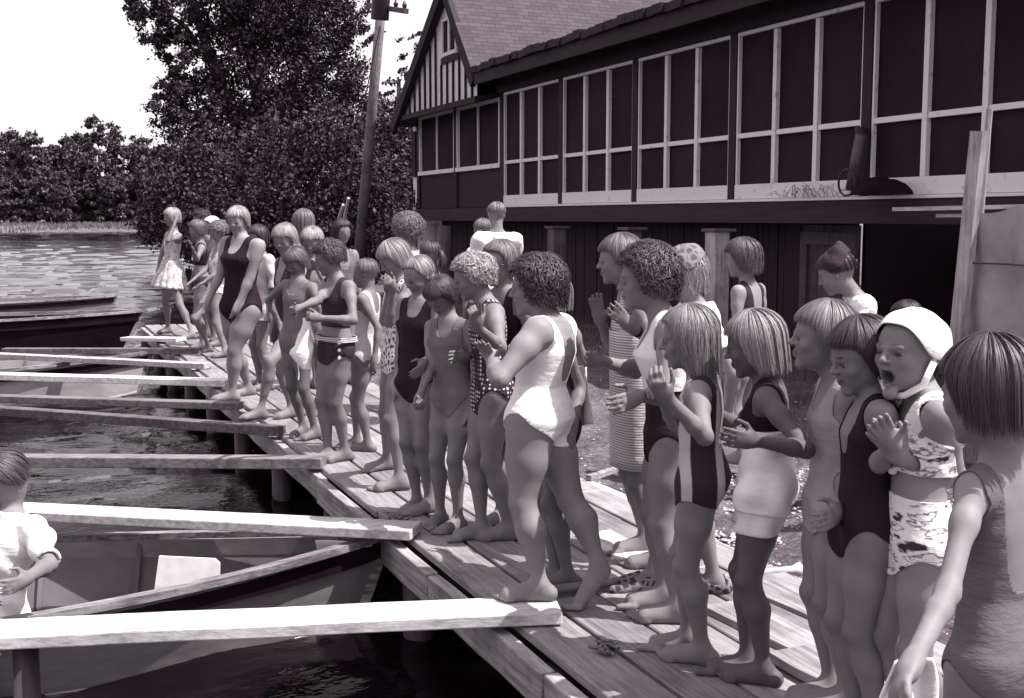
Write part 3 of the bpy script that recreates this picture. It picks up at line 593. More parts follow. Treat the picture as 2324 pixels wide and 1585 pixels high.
# ================================================================= rowing boats
def boat(name, bow, axis, L, Bm, zg, zk, mats, label, seats=True, sheer=.12, rake_=.16, floor=True):
    """flat-bottomed skiff. bow: xy of the stem head; axis: unit vector from bow to stern; zg rim height at midships, zk bottom"""
    outer, inner, rail, seatm = mats; root = empty(name, (bow[0], bow[1], zk)); ax = unit((axis[0], axis[1], 0)); sd = np.array((-ax[1], ax[0], 0)); n = 26
    def sect(t):
        hw = Bm/2*(math.sin(min(1, t/.62)*math.pi/2)**.85)*(1-.16*max(0, (t-.62)/.38)**2); zr = zg+sheer*(1-min(1, t/.6))**2+.04*max(0, t-.6)
        zb = zk+.11*(1-min(1, t/.35))**2+.05*max(0, t-.7)
        return hw, zr, zb
    def pt(t, side, f, inset=0):
        hw, zr, zb = sect(t); h = hw*(.72+.28*f); z = zb+(zr-zb)*f
        s0 = rake_*(1-f)*(1-t)**4
        return np.array((bow[0], bow[1], 0))+ax*(t*L+s0)+sd*side*max(.0, h-inset)+np.array((0, 0, z))
    ts = [(i/n)**1.15 for i in range(n+1)]; nf = 5
    def shell(inset, lift):
        m = MB(); ring = 2*nf+1
        for t in ts:
            row = [pt(t, -1, 1-j/nf, inset)+np.array((0, 0, lift*(j/nf))) for j in range(nf+1)]+[pt(t, 1, j/nf, inset)+np.array((0, 0, lift*(1-j/nf))) for j in range(nf+1)]
            m.v += [tuple(r) for r in row]
        k = 2*nf+2
        for i in range(n):
            for j in range(k-1): m.f.append((i*k+j, i*k+j+1, (i+1)*k+j+1, (i+1)*k+j))
        e = n*k; m.f.append(tuple(e+j for j in range(k))); return m
    h = shell(0, 0).build('hull', outer, root); 
    shell(.022, .03).build('lining', inner, root)
    r = MB()
    for s in (-1, 1):
        P = [pt(t, s, 1, -.006)+np.array((0, 0, .012)) for t in ts]
        for i in range(n): r.bar(P[i], P[i+1]+(P[i+1]-P[i])*.02, .055, .035)
    a, c = pt(1, -1, 1), pt(1, 1, 1); r.bar(a, c, .05, .05); r.build('rub_rail', rail, root)
    # chine strip and stem
    r = MB()
    for s in (-1, 1):
        P = [pt(t, s, 0, -.004) for t in ts]
        for i in range(n): r.bar(P[i], P[i+1], .012, .016)
    r.build('chine_strip', mat_noise('chine_paint', .3, .5, (1, 1, 1), 7, .6, 0), root)
    st = MB(); st.bar(pt(0, 1, 1)-ax*.015+(0, 0, .03), pt(0, 1, 0)-ax*.015, .04, .05); st.build('stem', rail, root)
    # inwale boards inside the rim
    for s in (-1, 1):
        iw = MB()
        P = [pt(t, s, .90, .034) for t in ts[2:]]
        for i in range(len(P)-1): iw.bar(P[i], P[i+1]+(P[i+1]-P[i])*.02, .018, .09)
        iw.build('inwale', outer, root)
    for s in (-1, 1):
        bb = MB()
        P = [pt(t, s, .84, -.006) for t in ts]
        for i in range(n): bb.bar(P[i], P[i+1]+(P[i+1]-P[i])*.02, .012, .085)
        bb.build('dark_band', mat_noise('boat_black', .004, .009, (1, 1, 3), 5, .3, .1, .003), root)  # black band along the outside of each side, just below the rim
    # ribs
    for t in (.3, .42, .54, .66, .78):
        for s in (-1, 1):
            rb = MB(); rb.bar(pt(t, s, .04, .04), pt(t, s, .97, .04), .03, .025, (ax[0], ax[1], 0)); rb.build('rib', inner, root)
    if seats:
        bd = MB(); hw, zr, zb = sect(.16); A = [pt(0.02, 1, 1)+(0, 0, -.01), pt(.085, -1, 1, .03)+(0, 0, -.012), pt(.085, 1, 1, .03)+(0, 0, -.012)]
        for dz in (0,): bd.poly([A[0], A[1], A[2]])
        b_ = bd.build('bow_deck', seatm, root); md = b_.modifiers.new('t', 'SOLIDIFY'); md.thickness = .015
        for t in (.56, .86):
            s_ = MB(); hw, zr, zb = sect(t); z = zb+(zr-zb)*.62; p0 = pt(t, -1, .62, .02); p1 = pt(t, 1, .62, .02); s_.bar(p0, p1, .26, .03); s_.build('thwart', inner, root, .004)
    return tag(root, label, 'rowing boat'), sect, pt
def boats():
    grey = mat_noise('hull_grey_paint', .14, .21, (1, 1, 3), 5, .45, .15, .004); lin = mat_noise('lining_grey_paint', .08, .13, (1, 1, 1), 4, .6, .15, .004)
    rail = mat_wood('worn_rail', .10, .28, 0); pale = mat_noise('white_boat_paint', .5, .75, (1, 1, 1), 8, .5, .2, .004)
    b0 = np.array((1.71, 5.75)); root, sect, pt = boat('rowing_boat', b0, (-1.86, .33), 4.2, 1.55, -.16, -.56, (grey, lin, rail, pale), 'nearest grey rowing boat with worn rails lying bow to the dock')
    # raised back board standing in the boat
    mb = MB(); a = onz(352, 1352, -.2); D = depth(a); p = [atd(350, 1350, D), atd(498, 1340, D), atd(499, 1278, D), atd(488, 1268, D), atd(362, 1262, D)]
    mb.poly(p); r = mb.build('back_board', pale, root); md = r.modifiers.new('t', 'SOLIDIFY'); md.thickness = .02; md.offset = 0
    black = mat_noise('boat_black', .004, .009, (1, 1, 3), 5, .3, .1, .003)
    boat('rowing_boat', (1.80, 19.0), (-1, -.03), 5., 1.5, .12, -.52, (black, lin, rail, lin), 'far black hulled rowing boat with its bow near the end of the dock', sheer=.03, rake_=.3)
    boat('rowing_boat', (1.45, 14.5), (-1, .03), 4.6, 1.4, -.1, -.56, (mat_noise('hull_pale_grey', .3, .45, (1, 1, 2), 4, .5, .1), lin, rail, pale), 'pale grey rowing boat lying under the distant planks', sheer=.1)
    boat('rowing_boat', (1.9, 25.5), (-1, -.02), 5., 1.4, -.06, -.55, (grey, lin, rail, lin), 'grey rowing boat showing beyond the black hulled boat', sheer=.05)
boats()
# ================================================================= people: one continuous surface grown from a distance field
class Field:
    def __init__(s): s.p = []
    def cone(s, g, a, b, ra, rb, k=.012): s.p.append((g, 'c', (np.array(a, float), np.array(b, float), ra, rb), k))
    def ell(s, g, c, A, r, k=.012, sub=False): s.p.append((g, 'sub' if sub else 'e', (np.array(c, float), np.array(A, float), np.array(r, float)), k))
    def loft(s, g, P, A, T, zs, a, b, c, k=.02): s.p.append((g, 'l', (np.array(P, float), np.array(A, float), T, np.array(zs), np.array(a), np.array(b), np.array(c)), k))
    @staticmethod
    def dist(kind, d, X):
        if kind == 'c':
            a, b, ra, rb = d; ab = b-a; t = np.clip(((X-a)@ab)/max(1e-12, ab@ab), 0, 1)
            return np.linalg.norm(X-a-t[..., None]*ab, axis=-1)-(ra+(rb-ra)*t)
        if kind in ('e', 'sub'):
            c, A, r = d; q = (X-c)@A.T; k0 = np.linalg.norm(q/r, axis=-1); k1 = np.linalg.norm(q/(r*r), axis=-1)
            return k0*(k0-1)/np.maximum(k1, 1e-9)
        P, A, T, zs, a, b, c = d; q = (X-P)@A.T; z = q[..., 2]/T
        aa = np.interp(z, zs, a); bb = np.interp(z, zs, b); cc = np.interp(z, zs, c)
        e = (np.abs(q[..., 0]/aa)**2.3+np.abs((q[..., 1]-cc)/bb)**2.3)**(1/2.3)
        f = (e-1)*np.minimum(aa, bb)*.95
        return np.maximum(f, np.maximum((zs[0]-z)*T, (z-zs[-1])*T))
    @staticmethod
    def bbox(kind, d, m):
        if kind == 'c': a, b, ra, rb = d; r = max(ra, rb)+m; return np.minimum(a, b)-r, np.maximum(a, b)+r
        if kind in ('e', 'sub'): c, A, r = d; e = np.sqrt(((A*r[:, None])**2).sum(0))+m; return c-e, c+e
        P, A, T, zs, a, b, c = d; p0 = P+A[2]*T*zs[0]; p1 = P+A[2]*T*zs[-1]; r = max(max(a), max(b)+max(abs(c)))+m
        return np.minimum(p0, p1)-r, np.maximum(p0, p1)+r
    def mesh(s, h, bands, hf):
        lo = np.min([s.bbox(k, d, .01)[0] for g, k, d, kk in s.p], 0)-2*h; hi = np.max([s.bbox(k, d, .01)[1] for g, k, d, kk in s.p], 0)+2*h
        ax = []
        for i in range(3):
            v = [lo[i]]
            while v[-1] < hi[i]:
                x = v[-1]; st = hf if any(b[0][i]-h < x < b[1][i] for b in bands) else h; v.append(x+st)
            ax.append(np.array(v))
        F = np.full([len(a) for a in ax], .04, np.float32)
        for g, kind, d, k in s.p:
            a, b = s.bbox(kind, d, k+2.2*h)
            sl = []
            for i in range(3):
                i0 = max(0, np.searchsorted(ax[i], a[i])-1); i1 = min(len(ax[i]), np.searchsorted(ax[i], b[i])+1); sl.append(slice(i0, i1))
            X = np.stack(np.meshgrid(*[ax[i][sl[i]] for i in range(3)], indexing='ij'), -1); D = s.dist(kind, d, X)
            cur = F[tuple(sl)]
            if kind == 'sub':
                D = -D; hh = np.maximum(k-np.abs(cur-D), 0)/k; F[tuple(sl)] = np.maximum(cur, D)+hh*hh*k*.25
            else:
                hh = np.maximum(k-np.abs(cur-D), 0)/k if k > 0 else 0; F[tuple(sl)] = np.minimum(cur, D)-hh*hh*k*.25
        return nets(F, ax)
    def gd(s, groups, X):
        out = np.full(len(X), 9.)
        for g, kind, d, k in s.p:
            if g in groups and kind != 'sub': out = np.minimum(out, s.dist(kind, d, X))
        return out
def nets(F, ax):
    ins = F < 0; nx, ny, nz = F.shape; cy, cz = ny-1, nz-1; ncell = (nx-1)*cy*cz
    S = np.zeros((ncell, 3)); Cn = np.zeros(ncell); quads = []
    def cid(i, j, k): return (i*cy+j)*cz+k
    for a in range(3):
        s0 = [slice(None)]*3; s1 = [slice(None)]*3; s0[a] = slice(0, -1); s1[a] = slice(1, None)
        A, B = ins[tuple(s0)], ins[tuple(s1)]; I = np.argwhere(A != B)
        o = [b for b in range(3) if b != a]
        I = I[(I[:, o[0]] > 0) & (I[:, o[0]] < F.shape[o[0]]-1) & (I[:, o[1]] > 0) & (I[:, o[1]] < F.shape[o[1]]-1)]
        J = I.copy(); J[:, a] += 1; f0 = F[tuple(I.T)]; f1 = F[tuple(J.T)]; t = f0/(f0-f1)
        p = np.stack([ax[b][I[:, b]] for b in range(3)], -1); p[:, a] += t*(ax[a][J[:, a]]-ax[a][I[:, a]])
        c = []
        for du, dv in ((1, 1), (0, 1), (0, 0), (1, 0)):
            K = I.copy(); K[:, o[0]] -= du; K[:, o[1]] -= dv; c.append(cid(*K.T))
        c = np.stack(c, -1)
        for q in range(4): np.add.at(S, c[:, q], p); np.add.at(Cn, c[:, q], 1)
        fl = ins[tuple(I.T)]
        if a == 1: fl = ~fl
        c[~fl] = c[~fl][:, ::-1]; quads.append(c)
    Q = np.concatenate(quads); u, inv = np.unique(Q, return_inverse=True)
    V = S[u]/Cn[u][:, None]; Q = inv.reshape(Q.shape)
    # one light smoothing pass
    for _ in range(1):
        acc = np.zeros_like(V); n = np.zeros(len(V))
        for q in range(4): np.add.at(acc, Q[:, q], V[Q[:, (q+1) % 4]]+V[Q[:, (q+3) % 4]]); np.add.at(n, Q[:, q], 2)
        V = V*.5+acc/n[:, None]*.5
    return V, Q
def vnormals(V, Q):
    n = np.cross(V[Q[:, 2]]-V[Q[:, 0]], V[Q[:, -1]]-V[Q[:, 1]]) if Q.shape[1] == 4 else np.cross(V[Q[:, 1]]-V[Q[:, 0]], V[Q[:, 2]]-V[Q[:, 0]])
    N = np.zeros_like(V)
    for i in range(Q.shape[1]): np.add.at(N, Q[:, i], n)
    return N/np.maximum(np.linalg.norm(N, axis=1), 1e-12)[:, None]
def clip(V, T, g):
    """keep the part of a triangle mesh where g>0, cut exactly along g=0"""
    ins = g[T] > 0; c = ins.sum(1); out = [T[c == 3]]; edges = {}
    n0 = len(V); ek = []; tri = []
    P = T[(c == 1) | (c == 2)]; ii = g[P] > 0
    lone = np.where(ii.sum(1) == 1, ii.argmax(1), (~ii).argmax(1)); r = np.arange(len(P))
    A = P[r, lone]; B = P[r, (lone+1) % 3]; D = P[r, (lone+2) % 3]; one = ii.sum(1) == 1
    E = np.concatenate([np.stack([np.minimum(A, B), np.maximum(A, B)], 1), np.stack([np.minimum(A, D), np.maximum(A, D)], 1)])
    if not len(E): return V, out[0]
    key = E[:, 0].astype(np.int64)*n0+E[:, 1]; uk, inv = np.unique(key, return_inverse=True)
    e0, e1 = uk//n0, uk % n0; t = g[e0]/(g[e0]-g[e1]); NV = V[e0]+(V[e1]-V[e0])*t[:, None]
    ab = inv[:len(A)]+n0; ad = inv[len(A):]+n0
    out.append(np.stack([A, ab, ad], 1)[one])
    out.append(np.stack([ab, B, D], 1)[~one]); out.append(np.stack([ab, D, ad], 1)[~one])
    T2 = np.concatenate(out); V2 = np.concatenate([V, NV]); u, inv = np.unique(T2, return_inverse=True)
    return V2[u], inv.reshape(T2.shape)
# ---------------------------------------------------------------- materials for people
def skin_mat():
    m, nt, b = base_mat('skin', .3, .62, .3)
    a = nt.nodes.new('ShaderNodeAttribute'); a.attribute_name = 'Col'
    f = noise(nt, coords(nt), 14, 4, .6); mx = nt.nodes.new('ShaderNodeMix'); mx.data_type = 'RGBA'; mx.blend_type = 'MULTIPLY'; mx.inputs[0].default_value = .5
    r = nt.nodes.new('ShaderNodeValToRGB'); r.color_ramp.elements[0].position = .3; r.color_ramp.elements[0].color = (.72, .7, .71, 1); r.color_ramp.elements[1].position = .7
    nt.links.new(f, r.inputs[0]); nt.links.new(a.outputs['Color'], mx.inputs[6]); nt.links.new(r.outputs[0], mx.inputs[7]); nt.links.new(mx.outputs[2], b.inputs['Base Color'])
    b.inputs['Subsurface Weight'].default_value = .12; b.inputs['Subsurface Radius'].default_value = (.01, .006, .005); b.inputs['Subsurface Scale'].default_value = .5
    bump(nt, b, noise(nt, coords(nt), 160, 3, .6), .12, .001)
    return m
SKIN = skin_mat()
def hair_mat(v):
    k = 'hair%.3f' % v
    if k in _M: return _M[k]
    m, nt, b = base_mat('hair', v, .5, .4)
    g = nt.nodes.new('ShaderNodeNewGeometry')
    nt.links.new(ramp(nt, g.outputs['Random Per Island'], [(0., v*.6), (.5, v), (1., min(.8, v*1.65))]), b.inputs['Base Color'])
    _M[k] = m; return m
def cloth_mat(kind, v=.5, v2=.05):
    k = 'cl%s%.3f%.3f' % (kind, v, v2)
    if k in _M: return _M[k]
    m, nt, b = base_mat('cloth_'+kind, v, .8, .25)
    b.inputs['Sheen Weight'].default_value = .0
    if kind == 'plain':
        f = noise(nt, coords(nt), 9, 4, .6); nt.links.new(ramp(nt, f, [(.3, v*.85), (.7, min(.9, v*1.1))]), b.inputs['Base Color'])
    else:
        if kind in ('stripe', 'fine'):
            w = nt.nodes.new('ShaderNodeTexWave'); w.bands_direction = 'Z'; w.inputs['Scale'].default_value = 5.5 if kind == 'stripe' else 26; w.inputs['Distortion'].default_value = 1.5 if kind == 'stripe' else .3
            w.inputs['Detail Scale'].default_value = 1
            nt.links.new(coords(nt), w.inputs[0]); src = w.outputs['Fac']; st = [(.42, v), (.5, v2)]
        elif kind == 'vstripe':
            w = nt.nodes.new('ShaderNodeTexWave'); w.bands_direction = 'X'; w.inputs['Scale'].default_value = 2.6; w.inputs['Distortion'].default_value = .6
            nt.links.new(coords(nt, rot=(0, 0, YAW)), w.inputs[0]); src = w.outputs['Fac']; st = [(.80, v), (.86, v2)]
        elif kind == 'dots':
            w = nt.nodes.new('ShaderNodeTexVoronoi'); w.inputs['Scale'].default_value = 48; w.inputs['Randomness'].default_value = .1; nt.links.new(coords(nt), w.inputs[0]); src = w.outputs['Distance']; st = [(.28, v2), (.36, v)]
        elif kind == 'floral':
            w = nt.nodes.new('ShaderNodeTexVoronoi'); w.feature = 'F2'; w.inputs['Scale'].default_value = 26; nt.links.new(coords(nt), w.inputs[0]); src = w.outputs['Distance']; st = [(.42, v), (.52, v2), (.75, v)]
        elif kind == 'giraffe':
            w = nt.nodes.new('ShaderNodeTexVoronoi'); w.feature = 'DISTANCE_TO_EDGE'; w.inputs['Scale'].default_value = 32; nt.links.new(coords(nt), w.inputs[0]); src = w.outputs['Distance']; st = [(.10, v2), (.2, v)]
        elif kind == 'print':
            w = nt.nodes.new('ShaderNodeTexNoise'); w.inputs['Scale'].default_value = 13; w.inputs['Detail'].default_value = 3; nt.links.new(coords(nt, (1, 1, 2.6)), w.inputs[0]); src = w.outputs['Fac']; st = [(.36, v2), (.43, v), (.56, v), (.60, v2*3), (.64, v)]
        nt.links.new(ramp(nt, src, st), b.inputs['Base Color'])
    bump(nt, b, noise(nt, coords(nt, (1, 1, 2.6)), 11, 5, .6), .45, .015)
    _M[k] = m; return m
# ---------------------------------------------------------------- hair
def unit_rows(a): return a/np.maximum(np.linalg.norm(a, axis=-1, keepdims=True), 1e-9)
def hair(name, Cc, Fr, hh, style, v, root, S0, detail=1., seed=0):
    """Fr rows: right, forward, up. style dict: front, side, back drops (in head heights), vol, curl, bang angle"""
    rng = np.random.default_rng(seed+77); st = dict(front=72, fw=70, side=.30, back=.45, vol=.035, curl=0., tuck=.0, sweep=0., wave=0., len_j=.12, lift=0.)
    st.update(style); Rr, Ff, Uu = Fr
    def surf(ph, s, off):
        """ph azimuth (0 = front), s 0..1 along a lock"""
        a = np.abs((ph+np.pi) % (2*np.pi)-np.pi); fwid = R(st['fw']); w = 1/(1+np.exp(-(a-fwid)/R(7)))           # 0 front .. 1 side/back
        wb = 1/(1+np.exp(-(a-R(115))/R(12)))
        th1 = R(st['front'])*(1-w)+R(97)*w; drop = (st['side']*(1-wb)+st['back']*wb)*w
        arc = th1*.43; tot = arc+drop; l = s*tot; th = np.minimum(l/.43, th1); dr = np.maximum(l-arc, 0)
        rx, ry, rz = .385+st['vol']+off, .465+st['vol']+off, .425+st['vol']*1.1+off+st['lift']*np.exp(-(th/.9)**2)
        x = rx*np.sin(th)*np.sin(ph); y = ry*np.sin(th)*np.cos(ph)-.06-.03*np.cos(th); z = rz*np.cos(th)+.10
        t = dr/.45; inw = 1-st['tuck']*t*t-.10*np.minimum(t, 1.5)*(a > R(60))
        bulge = 1+st['curl']*.10*np.sin(np.pi*np.clip(s, 0, 1))
        x = x*inw*bulge; y = (y+.06)*inw*bulge-.06; z = z-dr
        return np.stack([x, y, z], -1)
    V, Fc = [], []; nph, ns = 72, 18; st['vol'] *= .72
    ph, s = np.meshgrid(np.linspace(-np.pi, np.pi, nph, endpoint=False), np.linspace(0, 1, ns), indexing='ij')
    jit = rng.normal(0, 1, nph); jit = (jit+np.roll(jit, 1))*.5
    base = surf(ph, s*(.90+.05*jit[:, None]), -.02+.010*jit[:, None]*s)
    if st['curl']: base = base+st['curl']*.026*np.stack([np.sin(9*ph+7*s), np.cos(11*ph+9*s), np.sin(13*s*2+5*ph)], -1)
    inner = base.copy(); c0 = np.array((0, -.06, .05)); inner = c0+(inner-c0)*.86
    idx = np.arange(nph*ns).reshape(nph, ns); nx = np.roll(idx, -1, 0); q1 = np.stack([idx[:, :-1], idx[:, 1:], nx[:, 1:], nx[:, :-1]], -1).reshape(-1, 4)
    V.append(base.reshape(-1, 3)); V.append(inner.reshape(-1, 3)); k = nph*ns; Fc.append(q1); Fc.append(q1[:, ::-1]+k)
    rim = np.stack([idx[:, -1], idx[:, -1]+k, nx[:, -1]+k, nx[:, -1]], -1); Fc.append(rim); k *= 2
    # locks
    N = int(2600*detail); ns2 = 9
    p0 = rng.uniform(-np.pi, np.pi, N); s0 = rng.uniform(0, .25, N)**1.; s1 = rng.uniform(.9, 1.0+st['len_j'], N)*np.where(rng.random(N) < .25, rng.uniform(.5, 1, N), 1)
    clump = .014*np.sin(p0*19+seed)+.012*np.sin(p0*41+2*seed); s1 = s1+clump*1.2; o = rng.uniform(-.006, .02, N)+clump; wd = rng.uniform(.0035, .009, N)*(1/max(.45, detail))**.5
    sw = st['sweep']+rng.normal(0, .10+st['wave']*.1, N); L = []
    sl = np.linspace(0, 1, ns2)
    curly = st['curl'] >= .6
    if curly:
        N = int(N*1.0); p0 = rng.uniform(-np.pi, np.pi, N); s0 = rng.uniform(-.02, .93, N); s1 = s0+rng.uniform(.1, .2, N); o = rng.uniform(-.015, .03, N)+.03*np.sin(p0*6+seed)*np.sin(s0*11+seed); wd = rng.uniform(.006, .014, N)*(1/max(.45, detail))**.5; cph = rng.uniform(0, 6.28, N); cr = rng.uniform(.018, .065, N)
    for j, t in enumerate(sl):
        s_ = s0+(s1-s0)*t; pj = p0+(sw if len(sw) == len(p0) else 0)*np.maximum(0, t)*np.cos(p0*.5); amp = (st['curl']*.055+st['wave']*.02)*t
        q = surf(pj if len(pj) == len(o) else p0, s_, o)
        q = q+amp[..., None]*np.stack([np.sin(p0*17+t*9), np.cos(p0*23+t*8), np.sin(p0*31+t*10)], -1) if np.ndim(amp) else q+amp*np.stack([np.sin(p0*17+t*9), np.cos(p0*23+t*8), np.sin(p0*31+t*10)], -1)
        if curly:
            q = surf(p0+.35*np.sin(cph), np.clip(s_, 0, 1.03), o); e1 = np.stack([np.cos(p0), -np.sin(p0), 0*p0], -1); e2 = unit_rows(q-np.array((0, -.06, .0))); e3 = np.cross(e1, e2)
            q = q+cr[:, None]*(e1*np.cos(cph+t*5)[:, None]+e3*np.sin(cph+t*5)[:, None]+e2*.6*np.sin(cph*2+t*4)[:, None])
        L.append(q)
    L = np.stack(L, 1)                       # N, ns2, 3
    tan = np.gradient(L, axis=1); nrm = L-np.array((0, -.06, .02)); sd = np.cross(tan, nrm); sd /= np.maximum(np.linalg.norm(sd, axis=-1, keepdims=True), 1e-9); nrm /= np.linalg.norm(nrm, axis=-1, keepdims=True)
    prof = np.sin(np.pi*(.12+.83*sl))**.7; w = wd[:, None, None]*prof[None, :, None]
    A = L-sd*w; B = L+sd*w; M = L+nrm*w*.55
    P = np.stack([A, M, B], 2).reshape(-1, 3); ids = np.arange(N*ns2*3).reshape(N, ns2, 3)
    for a, b in ((0, 1), (1, 2)):
        Fc.append(np.stack([ids[:, :-1, a], ids[:, 1:, a], ids[:, 1:, b], ids[:, :-1, b]], -1).reshape(-1, 4)+k)
    V.append(P); V = np.concatenate(V)*hh; M3 = np.stack([Rr, Ff, Uu]); W = V@M3+Cc-S0
    o_ = np_mesh(name, W, np.concatenate(Fc), hair_mat(v)); o_.parent = root
    return o_
def head_surface(name, Cc, Fr, hh, S0, mat, root, fn, nph=64, ns=28, thick=.012):
    """a shell over the head given by fn(ph, s) in head heights"""
    ph, s = np.meshgrid(np.linspace(-np.pi, np.pi, nph, endpoint=False), np.linspace(0, 1, ns), indexing='ij')
    V = fn(ph, s).reshape(-1, 3); idx = np.arange(nph*ns).reshape(nph, ns); nx = np.roll(idx, -1, 0)
    q = np.stack([idx[:, :-1], idx[:, 1:], nx[:, 1:], nx[:, :-1]], -1).reshape(-1, 4)
    W = (V*hh)@np.stack(Fr)+Cc-S0; o = np_mesh(name, W, q, mat); o.parent = root
    md = o.modifiers.new('t', 'SOLIDIFY'); md.thickness = thick*hh; md.offset = 1
    return o
# ---------------------------------------------------------------- figure
def prj(p):
    q = np.asarray(p)-CAM; D = q@FW; return W_/2+FPX*(q@RT)/D, H_/2-FPX*(q@UPV)/D
def rot(v, ax, a):
    ax = unit(ax); return v*math.cos(a)+np.cross(ax, v)*math.sin(a)+ax*(ax@v)*(1-math.cos(a))
def on_ray(c, L, x, y, sgn):
    """point at distance L from c seen at picture point x,y; sgn +1 nearer, -1 farther"""
    d = unit(ray(x, y)); oc = CAM-c; b = oc@d; q = b*b-(oc@oc-L*L)
    if q < 0: return c+L*unit(CAM+d*(-b)-c)
    return CAM+d*(-b-sgn*math.sqrt(q))
PEOPLE = 0
def person(label, st, top, yaw, w=1., skin=.30, head=.146, hyaw=None, hp=8, hr=0, pel=None, nk=None, hd=None, pelz=0, nkz=0, hdz=0, feet=None, fyaw=None, aR=None, aL=None, knees=None,
           heel=(0, 0), suits=(), hairs=None, hv=.12, female=0., smile=.3, openm=0., gz=0., H=None, eyes=True, nolegs=False, group='swimmers crowded on the dock', extra=None, hs=1., syaw=None, hands=(None, None), shw=1.):
    global PEOPLE; PEOPLE += 1
    S = onz(st[0], st[1], gz); D = depth(S); tocam = unit((CAM-S)*np.array((1, 1, 0))); left = -unit(np.cross(-tocam, (0, 0, 1))); U0 = np.array((0, 0, 1.))
    dirf = lambda a: tocam*math.cos(R(a))+left*math.sin(R(a))
    if H is None:
        lo, hi = .5, 2.6
        for _ in range(30):
            m = (lo+hi)/2
            if prj(S+U0*m)[1] > top: lo = m
            else: hi = m
        H = lo
    H *= hs; F0 = dirf(yaw); w *= .90; head *= .955
    nh = unit(FW*np.array((1, 1, 0)))
    def atv(x, y, off=0.):
        d = ray(x, y); return CAM+d*(((S-CAM)@nh+off)/(d@nh))
    P = atv(pel[0], pel[1], pelz) if pel else S+U0*.52*H+np.array((0, 0, 0))
    N = atv(nk[0], nk[1], nkz) if nk else P+U0*.30*H
    U = unit(N-P); F = unit(F0-U*(F0@U)); Rr = np.cross(F, U)
    if syaw is not None: Fs = dirf(syaw); Fs = unit(Fs-U*(Fs@U)); Rs = np.cross(Fs, U)
    else: Fs, Rs = F, Rr
    hh = head*H
    hy = yaw if hyaw is None else hyaw
    Fh = dirf(hy); Rh = np.cross(Fh, U0); Fh = rot(Fh, Rh, -R(hp)); Uh = np.cross(Rh, Fh)
    if hr: Uh = rot(Uh, Fh, R(hr)); Rh = np.cross(Fh, Uh)
    Cc = atv(hd[0], hd[1], hdz) if hd else N+U*(.045*H)+Uh*hh*.52+Fh*hh*.12
    HF = np.stack([Rh, Fh, Uh]); TF = np.stack([Rr, F, U]); TS = np.stack([Rs, Fs, U]); TM = np.stack([unit(Rr+Rs), unit(F+Fs), U])
    f = Field(); Hw = H*w
    P0 = P-U*.05*H; T = float(np.linalg.norm(N-P0))
    # torso: crotch 0 .. neck base 1
    ch = np.array; fm = female
    zs = ch([-.04, .05, .18, .30, .45, .60, .75, .88, .96, 1.01])
    a = ch([.020, .070, .098, .094, .078+.004*(1-fm), .082, .095, .092, .060, .034])*Hw; b = ch([.020, .052, .068, .062, .052, .058, .064+.010*fm, .054, .040, .028])*Hw; c = ch([0, -.008, -.010, -.004, .004, .002, .004+.006*fm, -.002, -.006, -.006])*Hw
    f.loft('torso', P0, TM, T, zs, a*1.0, b, c, .03*H)
    # neck
    hb = Cc-Uh*hh*.22-Fh*hh*.10; f.cone('neck', N-U*.02*H-F*.004*H, hb, .034*H*w**.5, .031*H, .025*H)
    # shoulders and arms
    sh = []; out = {}
    for sgn, spec, hm in ((1, aR, hands[0]), (-1, aL, hands[1])):
        g = 'armR' if sgn > 0 else 'armL'; Sx = Rs*sgn; sp = N+Sx*.106*H*(w**.9)*shw-U*.022*H-Fs*.004*H
        f.cone('torso', N-U*.012*H+Sx*.03*H, sp-U*.004*H-Sx*.01*H, .026*Hw, .030*Hw, .03*H)
        up_, fo_ = .172*H, .145*H
        if D < 9: f.cone('torso', N+Fs*.020*H-U*.018*H+Sx*.012*H, sp+Fs*.014*H+U*.010*H-Sx*.02*H, .0085*H, .008*H, .010*H)
        if spec is None:
            E = sp+unit(-U*1+Sx*.16-F*.06)*up_; Wp = E+unit(-U*1+Sx*.06+F*.16)*fo_; hdir = unit(Wp-E); tip = None
        else:
            E = on_ray(sp, up_, spec[0], spec[1], spec[2]); Wp = on_ray(E, fo_, spec[3], spec[4], spec[5]); hdir = unit(Wp-E)
            if len(spec) > 6: tipp = on_ray(Wp, .09*H, spec[6], spec[7], spec[8] if len(spec) > 8 else 1); hdir = unit(tipp-Wp)
        out[g] = (sp, E, Wp); aw = H*w**1.6
        f.cone(g, sp, sp+(E-sp)*.35, .029*aw, .0255*aw, .022*H); f.cone(g, sp+(E-sp)*.35, E, .0255*aw, .0195*H*w**.8, .02*H)
        f.cone(g, E, E+(Wp-E)*.28, .0195*H*w**.8, .0215*H*w, .015*H); f.cone(g, E+(Wp-E)*.28, Wp, .0215*H*w, .0138*H*w**.4, .012*H)
        # hand
        hl = .108*H; mode = hm or 'relax'; curl = dict(relax=.28, flat=.04, fist=.95, point=.85, grip=.7)[mode]
        med = -Rs*sgn
        if mode == 'hip': pass
        n = unit(med-hdir*(med@hdir)) if abs(med@hdir) < .95 else unit(F-hdir*(F@hdir)); s_ = np.cross(hdir, n)*sgn
